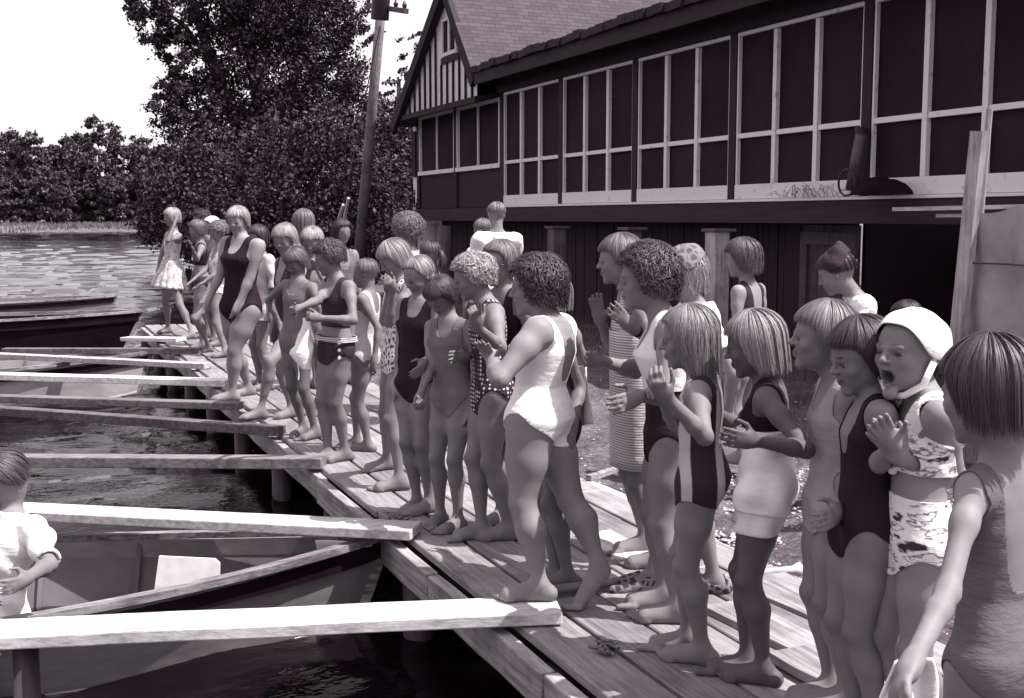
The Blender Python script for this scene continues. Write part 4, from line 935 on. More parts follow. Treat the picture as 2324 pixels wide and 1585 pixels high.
        if D < 12:
            f.ell(g, Wp+hdir*hl*.27, [s_, hdir, n], [.20*hl, .33*hl, .085*hl], .014*H); f.cone(g, Wp, Wp+hdir*hl*.2, .0135*H*w**.4, .015*H, .012*H)
            if D < 9:
                for i, (ln, of) in enumerate(((.42, .155), (.47, .055), (.44, -.05), (.34, -.145))):
                    cc = 0 if (mode == 'point' and i == 0) else curl; q0 = Wp+hdir*hl*.46+s_*of*hl; spread = of*.45 if mode == 'flat' else of*.2
                    d1 = unit(hdir*math.cos(cc*1.35)+n*math.sin(cc*1.35)+s_*spread); d2 = unit(hdir*math.cos(cc*2.7)+n*math.sin(cc*2.7)+s_*spread)
                    q1 = q0+d1*ln*.52*hl; q2 = q1+d2*ln*.48*hl; f.cone(g, q0, q1, .052*hl, .047*hl, .0025*H); f.cone(g, q1, q2, .047*hl, .040*hl, .003*H)
                q0 = Wp+hdir*hl*.12+s_*.12*hl; q1 = q0+unit(hdir*.6+s_*.7+n*(.25+curl*.4))*.26*hl; q2 = q1+unit(hdir*.85+s_*.25+n*(.2+curl*.5))*.24*hl
                f.cone(g, q0, q1, .075*hl, .055*hl, .008*H); f.cone(g, q1, q2, .054*hl, .045*hl, .003*H)
            else: f.cone(g, Wp+hdir*hl*.4, Wp+hdir*hl*.85+n*curl*.3*hl, .14*hl, .09*hl, .01*H)
        else: f.cone(g, Wp, Wp+hdir*hl*.8+n*curl*.3*hl, .13*hl, .12*hl, .01*H)
        out[g+'tip'] = Wp+hdir*hl
    # legs
    if not nolegs:
        ft = [onz(q[0], q[1], q[2] if len(q) > 2 else gz) for q in feet] if feet else [S+Rr*.052*H, S-Rr*.052*H]
        if (ft[0]-ft[1])@Rr < 0: ft = ft[::-1]; swap = True
        else: swap = False
        fyw = fyaw if fyaw else (yaw-6, yaw+6)
        hl_ = list(heel); kn_ = list(knees) if knees else [None, None]
        if swap: fyw = fyw[::-1] if fyaw else fyw; hl_ = hl_[::-1]; kn_ = kn_[::-1]
        for sgn, G, fy, lift, kp in ((1, ft[0], fyw[0], hl_[0], kn_[0]), (-1, ft[1], fyw[1], hl_[1], kn_[1])):
            g = 'legR' if sgn > 0 else 'legL'; hip = P+Rr*sgn*.050*Hw-U*.012*H; fd = dirf(fy); sd = np.cross(fd, U0)
            fl = .148*H; ank = G+U0*(.042*H+lift*fl*.62)+fd*(0+lift*fl*.25)-fd*0
            L = .243*H; dv = ank-hip; dist = np.linalg.norm(dv); L = max(min(L, dist*(.5075 if kp is None else 9)), dist*.502)
            mid = hip+dv*.5; hgt = math.sqrt(max(0, L*L-dist*dist/4)); bd = F+fd*.5; bd = unit(bd-unit(dv)*(bd@unit(dv))); K = mid+bd*hgt
            if kp is not None:
                K2 = on_ray(hip, L, kp[0], kp[1], kp[2]); K = K2
            sdv = unit(K-hip); 
            f.cone(g, hip, hip+(K-hip)*.45, .061*Hw, .048*Hw, .03*H); f.cone(g, hip+(K-hip)*.45, K-(K-hip)*.06, .048*Hw, .0325*H*w**.7, .02*H)
            back = unit(np.cross(np.cross(unit(ank-K), F), unit(ank-K)))*-1 if True else 0
            c1 = K+(ank-K)*.32-unit(F-unit(ank-K)*(F@unit(ank-K)))*.008*H
            f.cone(g, K, c1, .0310*H*w**.7, .0345*H*w**.8, .014*H); f.cone(g, c1, ank-(ank-K)*.10, .0345*H*w**.8, .0175*H*w**.3, .015*H); f.cone(g, ank-(ank-K)*.1, ank, .0175*H, .0200*H, .010*H)
            kf = unit(F-unit(ank-K)*(F@unit(ank-K))); f.ell(g, K+kf*.014*H, [sdv, np.cross(sdv, kf), kf], [.026*H, .021*H, .0205*H], .009*H)
            # foot, pivoting on the ball when the heel is lifted
            fs = 'foot'+g[-1]; ball = G+fd*fl*.58+U0*.016*H; hee = ank-U0*.024*H-fd*fl*.17*(1-lift*.6); toe = G+fd*fl*.74+U0*.011*H
            f.cone(g, hee, ank-U0*.006*H, .0195*H, .020*H, .014*H)
            f.cone(g, hee+sd*.002*H, ball+sd*.012*H, .0175*H, .0155*H, .014*H); f.cone(g, hee, ball-sd*.013*H*1, .0165*H, .0165*H, .014*H); f.cone(g, ank, ball+U0*.006*H, .0195*H, .013*H, .016*H)
            if D < 9:
                for i in range(5):
                    o_ = (-sgn)*(.026-.0125*i)*H; ln = (.055, .052, .044, .036, .026)[i]*H*.9; rr = (.0095, .0072, .0066, .0062, .006)[i]*H
                    q = ball+sd*o_*1.0+U0*(-.016*H+rr)-fd*(.003*i*H); f.cone(g, q, q+fd*ln*.8, rr*1.05, rr*.92, .004*H)
            else: f.cone(g, ball, toe, .0175*H, .012*H, .012*H)
            out[g] = (hip, K, ank, G, fd)
    # head
    E_ = lambda x, y, z: Cc+(Rh*x+Fh*y+Uh*z)*hh; kk = .05*hh
    f.ell('head', E_(0, -.06, .10), HF, np.array((.365, .44, .395))*hh, .06*hh); f.ell('head', E_(0, .09, -.17), HF, np.array((.265, .29, .31))*hh, .10*hh)
    f.ell('head', E_(0, .02, -.20-.06*openm), HF, np.array((.29, .22, .20))*hh, .08*hh); f.ell('head', E_(0, .29, -.41-.09*openm), HF, np.array((.10, .075, .08))*hh, .08*hh)
    for s in (-1, 1):
        f.ell('head', E_(.165*s, .245, -.10), HF, np.array((.11, .10, .10))*hh, .07*hh)
        f.cone('head', E_(.19*s, .335, .075), E_(.05*s, .375, .06), .028*hh, .035*hh, .05*hh)
        f.ell('head', E_(.37*s, -.02, -.04), HF, np.array((.028, .055, .105))*hh, .02*hh)
    f.cone('head', E_(0, .36, .05), E_(0, .455, -.09), .026*hh, .042*hh, .035*hh)
    for s in (-1, 1): f.ell('head', E_(.045*s, .41, -.10), HF, np.array((.035, .04, .03))*hh, .02*hh)
    for s in (-1, 1): f.ell('head', E_(.155*s, .425, .0), HF, np.array((.085, .075, .055))*hh, .035*hh, sub=True)
    if D < 14:
        for s in (-1, 1): f.ell('head', E_(.15*s, .305, -.005), HF, np.array((.066, .066, .050))*hh, .012*hh)
        sm = smile*.03
        f.cone('head', E_(-.085, .335, -.225+sm), E_(0, .385, -.222), .018*hh, .026*hh, .02*hh); f.cone('head', E_(.085, .335, -.225+sm), E_(0, .385, -.222), .018*hh, .026*hh, .02*hh)
        dz = .12*openm
        f.cone('head', E_(-.075, .33, -.262+sm-dz), E_(0, .375, -.268-dz), .018*hh, .028*hh, .02*hh); f.cone('head', E_(.075, .33, -.262+sm-dz), E_(0, .375, -.268-dz), .018*hh, .028*hh, .02*hh)
        if openm: f.ell('head', E_(0, .37, -.25-.05*openm), HF, np.array((.085, .12, .035+.055*openm))*hh, .012*hh, sub=True)
    # mesh
    q = min(2.2, max(.85, D/5.)); h = .0125*q; hf = .0062*q
    bands = [(Cc-.56*hh*np.array((1, 1, 1)), Cc+.56*hh)]
    if D < 9:
        for g in ('armR', 'armL'):
            A_, B_ = out[g][2], out[g+'tip']; bands.append((np.minimum(A_, B_)-.03, np.maximum(A_, B_)+.03))
        if not nolegs:
            bands.append((np.array((1e9, 1e9, gz-.01)), np.array((-1e9, -1e9, gz+.05))))
            bands[-1] = (np.array((1e9, 1e9, gz-.02)), np.array((-1e9, -1e9, gz+.05)))
    V, Q = f.mesh(h, bands, hf)
    # colour
    skin *= .74; col = np.tile(np.array(tone(skin)[:3]), (len(V), 1)); hl = (V-Cc)@HF.T/hh
    def spot(x, y, z, rx, rz, k, ry=.25):
        d = ((hl[:, 0]-x)/rx)**2+((hl[:, 2]-z)/rz)**2+((hl[:, 1]-y)/ry)**2; wgt = np.exp(-d**2)[:, None]; col[:] = col*(1-wgt)+np.array(tone(k)[:3])*wgt
    if D < 16:
        sm = smile*.03
        for s in (-1, 1):
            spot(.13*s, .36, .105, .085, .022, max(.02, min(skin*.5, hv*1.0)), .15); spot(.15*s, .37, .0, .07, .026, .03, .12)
            spot(.06*s, .36, -.24+sm*.6-.06*openm, .045, .035+.05*openm, skin*.5, .12)
        if openm: spot(0, .30, -.25-.05*openm, .08, .05+.03*openm, .012, .14)
    for g_ in ('legR', 'legL'):
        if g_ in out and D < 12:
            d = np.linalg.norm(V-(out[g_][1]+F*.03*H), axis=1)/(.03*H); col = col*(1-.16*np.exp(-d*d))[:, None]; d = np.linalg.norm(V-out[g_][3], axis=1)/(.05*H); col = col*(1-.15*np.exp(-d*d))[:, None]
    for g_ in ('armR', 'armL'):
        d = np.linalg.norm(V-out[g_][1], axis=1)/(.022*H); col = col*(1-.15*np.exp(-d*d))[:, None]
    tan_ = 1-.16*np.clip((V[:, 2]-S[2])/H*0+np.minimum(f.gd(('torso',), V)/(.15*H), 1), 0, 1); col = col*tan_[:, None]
    col = col*(1+.05*np.sin(V@np.array((31, 17, 23.))))[:, None]
    Vw = V-S
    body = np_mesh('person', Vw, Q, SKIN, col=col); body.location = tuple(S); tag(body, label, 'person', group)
    ctx = dict(S=S, D=D, H=H, P=P, P0=P0, N=N, T=T, Rr=Rr, F=F, U=U, TM=TM, Cc=Cc, HF=HF, hh=hh, f=f, V=V, Q=Q, out=out, body=body, w=w, left=left, tocam=tocam, dirf=dirf)
    # eyes
    if D < 9 and eyes:
        vis = unit(CAM-Cc)@Fh
        if vis > -.25:
            for s in (-1, 1):
                mb = MB(); c0 = E_(.152*s, .318, -.004); n_, m_ = 8, 12; r_ = .058*hh
                for i in range(n_+1):
                    for j in range(m_):
                        t = math.pi*i/n_; p = 2*math.pi*j/m_; mb.v.append(tuple(c0-S+(Fh*math.cos(t)+Rh*math.sin(t)*math.cos(p)*1.0+Uh*math.sin(t)*math.sin(p)*.42)*r_))
                for i in range(n_):
                    for j in range(m_): mb.f.append((i*m_+j, i*m_+(j+1) % m_, (i+1)*m_+(j+1) % m_, (i+1)*m_+j))
                e = mb.build('eye', eye_mat(), smooth=True); e.parent = body
                for pi, pl in enumerate(e.data.polygons): pl.material_index = 1 if pi < 3*m_ else 0
                e.data.materials.append(iris_mat())
    if hairs is not None:
        hair('hair', Cc, HF, hh, hairs, hv, body, S, 1.35 if D < 6 else (1. if D < 10 else .5), PEOPLE)
    for sp in suits: garment(ctx, **sp)
    if extra: extra(ctx)
    return ctx
def eye_mat():
    if 'eye' not in _M: _M['eye'] = base_mat('eye_white', .45, .2, .5)[0]
    return _M['eye']
def iris_mat():
    if 'iris' not in _M: _M['iris'] = base_mat('eye_iris', .015, .15, .5)[0]
    return _M['iris']
# ---------------------------------------------------------------- clothes cut from the body's own surface
def garment(c, kind='one', mat=None, nf=.70, nb=.60, off=.0045, leg=1., strap=.052, so=.082, name='swimsuit', z0=0, z1=1, sleeve=.7, hem=-.2, flare=.05, col=None, vn=0):
    V, Q, f, H, T = c['V'], c['Q'], c['f'], c['H'], c['T']; L = (V-c['P0'])@c['TM'].T
    x = np.abs(L[:, 0])/H/c['w']**.7; y = L[:, 1]; z = L[:, 2]/T
    da = f.gd(('armR', 'armL'), V); dt = f.gd(('torso',), V); dl = f.gd(('legR', 'legL'), V); dh = f.gd(('head',), V)
    front = 1/(1+np.exp(-(y/H)/.012)); gd = da-np.maximum(dt, 0) if kind != 'shirt' else None
    dts = np.minimum(dt, dl); gd = da-dts
    if kind in ('one', 'bottom'):
        zl = -.075+(x/.085)**1.4*(.21*front+.13*(1-front))*leg
        g = (z-zl)*T
        if kind == 'one':
            zn = (nf*front+nb*(1-front))+(x/strap)**(4. if not vn else 1.3)*(1.15-nf*front-nb*(1-front)); g = np.minimum(g, (zn-z)*T*.5)
            g = np.minimum(g, (so-x+np.maximum(0, .80-z)*.6)*H); g = np.minimum(g, np.where(z > .3, gd+.004, gd))
            g = np.minimum(g, dh-.01)
        else: g = np.minimum(np.minimum(g, (z1-z)*T), gd)
    elif kind == 'band':
        g = np.minimum(np.minimum((z-z0)*T, (z1+(x/strap)**4*(1.1-z1)*(1 if so else 0)-z)*T*.6), gd)
        if so: g = np.minimum(g, (so-x+np.maximum(0, .80-z)*.6)*H)
        g = np.minimum(g, dh-.01)
    elif kind == 'shorts':
        g = np.minimum(np.minimum((z1-z)*T, (z-z0)*T), da-dts)
    elif kind == 'shoe':
        zz = V[:, 2]-c['S'][2]; g = np.minimum(sleeve+.02*np.sin(x*90)-zz, .3-zz)
        if col is not None:
            g = np.minimum(g, c['f'].gd(('legR' if col == 'L' else 'legL',), V)-c['f'].gd(('legL' if col == 'L' else 'legR',), V))
    elif kind == 'shirt':
        g = np.minimum((z-z0)*T, (1.03-z)*T); g = np.minimum(g, np.minimum(dh-.012, f.gd(('neck',), V)+.004-.0))
        g = np.where(z < .9, (z-z0)*T, g)
        for k in ('armR', 'armL'):
            s_, e_, w_ = c['out'][k]; t = ((V-s_)@(e_-s_))/((e_-s_)@(e_-s_)); d = f.gd((k,), V); on = d < dts+.004
            lim = (sleeve-t)*np.linalg.norm(e_-s_); fw_ = f.gd((k,), V)
            e2 = ((V-e_)@unit(w_-e_)); lim = np.where((e2 > .0) & (np.linalg.norm(V-e_, axis=1) < .35*H) & (sleeve < 1) & (np.linalg.norm(V-s_-((V-s_)@unit(e_-s_))[:, None]*unit(e_-s_), axis=1) > .05*H), -.02, lim)
            g = np.where(on, np.where(z > .0, lim, lim), g)
    Tt = np.concatenate([Q[:, [0, 1, 2]], Q[:, [0, 2, 3]]]); Nn = vnormals(V, Q)
    W = V+Nn*off
    if off > .008: W = W+Nn*(.006*np.sin(V@np.array((38., 21, 47)))+.005*np.sin(V@np.array((-51., 33, 19))))[:, None]
    V2, T2 = clip(W, Tt, g)
    if len(T2) < 20: return None
    # tidy: drop small islands is unnecessary; link
    o = np_mesh(name, V2-c['S'], T2, mat); o.parent = c['body']
    md = o.modifiers.new('t', 'SOLIDIFY'); md.thickness = off*.9; md.offset = -1
    return o
def skirt(c, z0, z1, r0, r1, mat, name='skirt', pleat=.0, n=60, squash=.75, open_=0, xo=0, yo=0):
    """cone of cloth round the body from torso height z0 (top) down to z1, radii in body heights"""
    H, T = c['H'], c['T']; V = []; m = 14
    for i in range(m):
        t = i/(m-1); z = (z0+(z1-z0)*t)*T; r = (r0+(r1-r0)*t)*H*(1+0*t)
        for j in range(n):
            a = 2*math.pi*j/n; rr = r*(1+pleat*t*math.sin(a*16)+.03*t*math.sin(a*5+1))
            V.append(c['P0']+c['TM'][0]*rr*math.cos(a)+c['TM'][1]*(rr*squash*math.sin(a)+yo*H)+c['U']*z+c['TM'][0]*xo*t)
    idx = np.arange(m*n).reshape(m, n); nx = np.roll(idx, -1, 1)
    o = np_mesh(name, np.array(V)-c['S'], np.stack([idx[:-1], nx[:-1], nx[1:], idx[1:]], -1).reshape(-1, 4), mat); o.parent = c['body']
    md = o.modifiers.new('t', 'SOLIDIFY'); md.thickness = .004
    return o
def cloth_sheet(name, corners, mat, root, S, n=18, wr=.02, seed=0, thick=.006):
    """draped towel between four corners (tl, tr, br, bl), world positions"""
    tl, tr, br, bl = [np.array(q, float) for q in corners]; nn = unit(np.cross(tr-tl, bl-tl)); V = []
    for i in range(n):
        for j in range(n):
            s, t = i/(n-1), j/(n-1); p = (tl*(1-s)+tr*s)*(1-t)+(bl*(1-s)+br*s)*t
            V.append(p+nn*wr*(math.sin(s*11+seed+t*2)*.6+math.sin(s*5+t*3+seed*2)*.7)*(.3+t))
    idx = np.arange(n*n).reshape(n, n); q = np.stack([idx[:-1, :-1], idx[1:, :-1], idx[1:, 1:], idx[:-1, 1:]], -1).reshape(-1, 4)
    o = np_mesh(name, np.array(V)-(S if root is not None else 0), q, mat)
    if root is not None: o.parent = root
    md = o.modifiers.new('t', 'SOLIDIFY'); md.thickness = thick
    return o
cl = cloth_mat
BLACK, CHAR, GREY, TAN, WHITE, PALE = cl('plain', .007), cl('plain', .026), cl('plain', .13), cl('plain', .22), cl('plain', .75), cl('plain', .45)
BOB = dict(front=67, side=.34, back=.40, vol=.055); SHORT = dict(front=66, side=.22, back=.28, vol=.055, wave=.5); CURL = dict(front=60, fw=66, side=.16, back=.28, vol=.07, curl=1., wave=1)
LONG = dict(front=60, side=.78, back=.85, vol=.05, wave=.6, fw=55); TIED = dict(front=48, fw=60, side=.0, back=.06, vol=.012, len_j=0); CREW = dict(front=45, fw=60, side=-.06, back=.02, vol=-.008, len_j=.02)
def bathing_cap(c, mat, strap=True):
    def fn(ph, s):
        a = np.abs(ph); w = 1/(1+np.exp(-(a-R(58))/R(10))); th = (R(54)*(1-w)+R(112)*w)*s; r = 1+.012*np.sin(8*th+3*ph)+.012*np.sin(ph*5-4*th)
        return np.stack([.43*np.sin(th)*np.sin(ph)*r, -.06+.51*np.sin(th)*np.cos(ph)*r, .10+.45*np.cos(th)*r], -1)
    o = head_surface('bathing_cap', c['Cc'], c['HF'], c['hh'], c['S'], mat, c['body'], fn)
    if strap:
        mb = MB(); E_ = lambda x, y, z: c['Cc']-c['S']+(np.array((x, y, z))*c['hh'])@c['HF']
        for s in (-1, 1): mb.tube([E_(.39*s, 0, -.08), E_(.33*s, .08, -.36), E_(.14*s, .18, -.51), E_(0, .2, -.53)], .045*c['hh'], 6)
        m_ = mb.build('strap', mat, smooth=True); m_.parent = o
def kerchief(c, mat, edge, peak=.10):
    def fn(ph, s):
        a = np.abs(ph); w = 1/(1+np.exp(-(a-R(60))/R(12))); wb = 1/(1+np.exp(-(a-R(120))/R(10))); th = (R(63)*(1-w)+R(92)*w-R(30)*wb)*s
        pk = peak*np.exp(-((th-R(38))/.35)**2)*np.cos(ph+np.pi)*.9; pk = np.maximum(pk, -.02)
        r = 1.0+.02*np.sin(ph*7+5*th)
        return np.stack([.48*np.sin(th)*np.sin(ph)*r, -.07+.55*np.sin(th)*np.cos(ph)*r, .11+(.51+pk)*np.cos(th)*r+pk*.6], -1)
    return head_surface('kerchief', c['Cc'], c['HF'], c['hh'], c['S'], mat, c['body'], fn)
def bun(c, v, at=(0, -.42, .12), r=.2):
    E_ = c['Cc']-c['S']+(np.array(at)*c['hh'])@c['HF']; rng = np.random.default_rng(5); mb = MB()
    for k in range(70):
        q = unit(rng.normal(size=3)); p = E_+q*r*c['hh']*rng.uniform(.5, .9); t = unit(np.cross(q, rng.normal(size=3))); u = np.cross(q, t); a = .055*c['hh']
        mb.tube([p+(t*math.cos(x)+u*math.sin(x))*a for x in np.linspace(0, 5.5, 8)], .018*c['hh'], 4)
    o = mb.build('hair_curls', hair_mat(v), smooth=True); o.parent = c['body']
def ponytail(c, v):
    E_ = lambda x, y, z: c['Cc']-c['S']+(np.array((x, y, z))*c['hh'])@c['HF']; rng = np.random.default_rng(6); mb = MB()
    for k in range(60):
        j = rng.normal(0, .03, 3); q = rng.normal(0, .07, 3); mb.tube([E_(0, -.42, .1)+j*c['hh']*.5, E_(0, -.58, 0)+(j+q*.4)*c['hh'], E_(0, -.60, -.3)+(j+q)*c['hh'], E_(0, -.52, -.6)+(j+q*1.2)*c['hh']], [.012*c['hh'], .02*c['hh'], .018*c['hh'], .004*c['hh']], 4)
    o = mb.build('ponytail', hair_mat(v), smooth=True); o.parent = c['body']
def glasses(c):
    E_ = lambda x, y, z: c['Cc']-c['S']+(np.array((x, y, z))*c['hh'])@c['HF']; mb = MB()
    for s in (-1, 1):
        mb.tube([E_((.165+.11*math.cos(t))*s, .42-.03*math.cos(t), -.005+.075*math.sin(t)+.02*math.cos(t)) for t in np.linspace(0, 6.29, 15)], .013*c['hh'], 5)
        mb.tube([E_(.28*s, .39, .03), E_(.38*s, .2, .03), E_(.40*s, -.05, .0)], .012*c['hh'], 5)
    mb.tube([E_(-.06, .44, .01), E_(.06, .44, .01)], .012*c['hh'], 5)
    o = mb.build('glasses', base_mat('glasses_frame', .01, .3, .5)[0], smooth=True); o.parent = c['body']
def sash(c, a, b, r, mat, name): 
    mb = MB(); mb.tube([np.array(a)-c['S'], np.array(b)-c['S']], r, 12); o = mb.build(name, mat, smooth=True); o.parent = c['body']
# ---- far end of the dock
def x1(c): skirt(c, .42, -.16, .088, .185, cl('floral', .5, .2), pleat=.10)
person('girl in a pale skirted swimsuit raising a hand to her face at the dock end', (408, 764), 474, 62, skin=.26, pel=(388, 622), nk=(394, 529), hd=(389, 494), feet=((382, 757), (437, 770)), aL=(381, 548, 1, 395, 512, -1), aR=(364, 585, 1, 355, 622, 1),
       suits=[dict(mat=cl('floral', .5, .2), nf=.72, nb=.6)], hairs=SHORT, hv=0.257, extra=x1, hyaw=100, H=1.62)
person('dark haired woman in a dark bikini standing behind the second girl from the dock end', (470, 766), 457, 75, w=1.0, skin=.2, female=.6, suits=[dict(kind='band', z0=.55, z1=.72, mat=BLACK, name='bikini_top'), dict(kind='bottom', z1=.3, mat=BLACK, name='bikini_bottom')], hairs=CURL, hv=0.020, H=1.66)
person('girl in a dark bikini seen in profile just in front of the dark haired woman', (462, 792), 503, 88, skin=.24, suits=[dict(kind='band', z0=.55, z1=.72, mat=BLACK, name='bikini_top'), dict(kind='bottom', z1=.3, mat=CHAR, name='bikini_bottom')], hairs=SHORT, hv=0.100, aL=(448, 590, 1, 437, 565, 1), aR=(447, 600, -1, 436, 632, -1))
person('person wearing a white bathing cap, mostly hidden behind the curly haired girl', (494, 785), 494, 60, skin=.25, suits=[dict(mat=GREY)], extra=lambda c: bathing_cap(c, WHITE, False))
person('curly haired girl in a pale bikini stepping toward the water with one knee bent', (492, 806), 504, 68, skin=.24, pel=(490, 668), nk=(500, 563), hd=(494, 527), hp=22, feet=((474, 800), (512, 812)), knees=((443, 722, 1), None), aL=(492, 620, 1, 458, 643, 1), aR=(470, 610, 1, 440, 634, 1),
       suits=[dict(kind='band', z0=.5, z1=.75, mat=cl('floral', .6, .2), name='bikini_top'), dict(kind='bottom', z1=.33, mat=cl('floral', .6, .2), name='bikini_bottom')], hairs=CURL, hv=0.125)
person('large woman in a dark swimsuit with short blonde hair, looking toward the camera', (546, 908), 466, 48, w=1.26, female=.9, skin=.33, hyaw=28, hp=12, pel=(545, 700), nk=(550, 545), hd=(539, 503), feet=((527, 911), (566, 898)), fyaw=(80, 60), aL=(566, 640, 1, 540, 690, 1), aR=(496, 640, 1, 474, 680, 1),
       suits=[dict(mat=BLACK, nf=.82, nb=.55)], hairs=dict(BOB, side=.2, back=.24), hv=0.234, H=1.66, head=.142)
def x5(c): pass
person('person in a loose pale jacket half hidden behind the large woman in dark', (600, 884), 516, 62, skin=.25, suits=[dict(kind='shirt', z0=-.1, sleeve=.98, off=.014, mat=cl('plain', .5), name='jacket'), dict(kind='bottom', z1=.4, mat=CHAR)], hairs=BOB, hv=0.030)
# ---- middle left cluster
person('blonde wavy haired girl stepping onto the dark timber in a sandal', (632, 950), 502, 62, skin=.26, hyaw=30, hp=20, pel=(652, 762), nk=(655, 590), hd=(645, 545), feet=((592, 952, .06), (664, 948)), knees=((612, 822, 1), None), suits=[dict(mat=CHAR), dict(kind='shoe', sleeve=.05, off=.006, mat=cl('giraffe', .02, .3), name='sandal', col='L')], hairs=dict(SHORT, wave=1.), hv=0.218)
person('person seen from behind with light brown bobbed hair, at the back of the crowd', (698, 884), 481, 165, skin=.25, suits=[dict(mat=GREY)], hairs=BOB, hv=0.094)
person('fair haired girl biting her fingers behind the two girls looking down', (712, 940), 514, 15, skin=.27, hp=22, hd=(708, 550), nk=(716, 596), pel=(712, 735), aR=(690, 660, 1, 704, 608, 1, 704, 590), aL=(748, 660, 1, 716, 606, 1, 712, 590), suits=[dict(mat=TAN)], hairs=SHORT, hv=0.257)
person('girl in a grey swimsuit with her hand on her hip and head bowed', (700, 995), 566, 42, skin=.20, hp=35, hyaw=40, pel=(672, 772), nk=(678, 640), hd=(670, 596), feet=((689, 988), (716, 996)), aR=(608, 682, -1, 636, 738, 1), aL=(728, 700, 1, 740, 760, 1), suits=[dict(mat=GREY, nf=.82)], hairs=BOB, hv=0.090)
person('long dark haired woman whose face shows beneath the two pale stakes', (778, 872), 502, -28, skin=.26, suits=[dict(mat=GREY)], hairs=LONG, hv=0.018, hyaw=-25)
def x10(c):
    skirt(c, .30, .24, .108, .112, cl('fine', .6, .1), name='waistband', squash=.75)
    for i in range(3):
        p = atd(770, 778+i*17, depth(c['P'])-.17)-c['S']; mb = MB(); mb.tube([p, p+c['tocam']*.01], .011, 10); o = mb.build('button', WHITE); o.parent = c['body']
person('dark curly haired girl in a dark two-piece suit holding a white cap by its strap', (762, 1048), 545, 58, skin=.24, hyaw=82, hp=18, pel=(762, 790), nk=(766, 636), hd=(744, 588), feet=((746, 1048), (784, 1046)), aL=(802, 728, 1, 722, 722, 1, 690, 718), aR=(722, 682, 1, 676, 700, 1),
       suits=[dict(kind='band', z0=.42, z1=.78, so=.08, mat=CHAR, name='bikini_top'), dict(kind='bottom', z1=.30, leg=.55, mat=CHAR, name='bikini_bottom')], hairs=dict(CURL, curl=.6), hv=0.045, extra=x10, hands=('grip', 'fist'))
person('girl in a pale swimsuit with tied back hair turned away from the camera', (824, 1026), 589, 112, skin=.22, pel=(828, 812), nk=(836, 668), hd=(828, 622), feet=((810, 1018), (836, 1026)), aL=(862, 752, 1, 846, 836, 1), suits=[dict(mat=PALE, nf=.8, nb=.75)], hairs=TIED, hv=0.094, hyaw=100)
# ---- middle cluster
person('tall woman with big curly hair and a white blouse behind the middle cluster', (935, 935), 497, 130, w=1.05, skin=.25, suits=[dict(kind='shirt', z0=.1, sleeve=.5, off=.012, mat=WHITE, name='blouse'), dict(kind='bottom', z1=.3, mat=CHAR)], hairs=dict(CURL, vol=.13, side=.3, back=.4), hv=0.090, head=.155)
person('girl with a dark ponytail seen from behind near the round grey post', (985, 962), 552, 125, skin=.22, suits=[dict(mat=GREY)], hairs=TIED, hv=0.050, extra=lambda c: ponytail(c, .05))
person('blonde child in a giraffe patterned suit with both hands raised to the mouth', (905, 1098), 541, 72, skin=.25, hp=30, pel=(905, 815), nk=(912, 640), hd=(893, 590), feet=((878, 1066), (908, 1112)), aL=(884, 732, 1, 892, 655, 1, 880, 636), aR=(872, 726, 1, 884, 660, 1, 874, 636), suits=[dict(mat=cl('giraffe', .06, .6), nf=.8, leg=.5)], hairs=dict(BOB, side=.25, back=.3), hv=0.234, hands=('relax', 'grip'))
person('girl in a black swimsuit with fair hair pulled back, eyes lowered', (962, 1162), 579, 40, skin=.25, hp=26, hyaw=52, pel=(950, 868), nk=(955, 684), hd=(949, 628), feet=((948, 1158), (976, 1162)), aR=(908, 800, -1, 902, 890, 1), aL=(990, 800, 1, 962, 822, 1, 945, 855), suits=[dict(mat=BLACK, nf=.84)], hairs=TIED, hv=0.195)
person('dark haired child in a plain grey swimsuit with head bowed, hands by the thighs', (1018, 1198), 622, 36, skin=.25, hp=42, hyaw=42, pel=(1030, 900), nk=(1022, 730), hd=(1000, 675), feet=((1000, 1190), (1040, 1202)), aR=(976, 838, 1, 952, 900, 1), aL=(1082, 850, -1, 1078, 930, -1), suits=[dict(mat=GREY, nf=.84)], hairs=dict(SHORT, side=.25, back=.3, wave=1), hv=0.045, hands=('fist', None))
person('curly fair haired girl in a dotted swimsuit raising one finger', (1126, 1224), 582, 78, w=1.05, skin=.25, hp=16, pel=(1116, 888), nk=(1106, 690), hd=(1070, 632), feet=((1094, 1222), (1156, 1226)), aL=(1136, 790, 1, 1082, 742, 1, 1076, 690), aR=(1096, 800, -1, 1058, 808, 1, 1020, 812), suits=[dict(mat=cl('dots', .02, .5), nf=.8, nb=.7)], hairs=dict(CURL, vol=.06), hv=0.234, hands=('flat', 'point'), H=1.46)
person('girl in glasses with straight light brown hair and a dark swimsuit', (1172, 1196), 538, 52, skin=.27, hp=10, pel=(1160, 868), nk=(1146, 664), hd=(1132, 600), feet=((1140, 1190), (1186, 1204)), suits=[dict(mat=BLACK, nf=.66)], hairs=dict(BOB, side=.28, back=.36, front=52, sweep=.4), hv=0.109, extra=glasses, H=1.5)
person('close cropped man in a white T-shirt seen from behind by the boathouse', (1127, 884), 477, 168, w=1.12, skin=.27, head=.138, nk=(1128, 534), suits=[dict(kind='shirt', z0=-.1, sleeve=.6, off=.014, mat=WHITE, name='t_shirt'), dict(kind='shorts', z0=-.5, z1=.15, off=.012, mat=GREY, name='trousers')], hairs=CREW, hv=0.109, aR=(1172, 610, -1, 1140, 640, -1), aL=(1072, 600, -1, 1110, 640, -1), gz=-.1, group='grown-ups behind the swimmers')
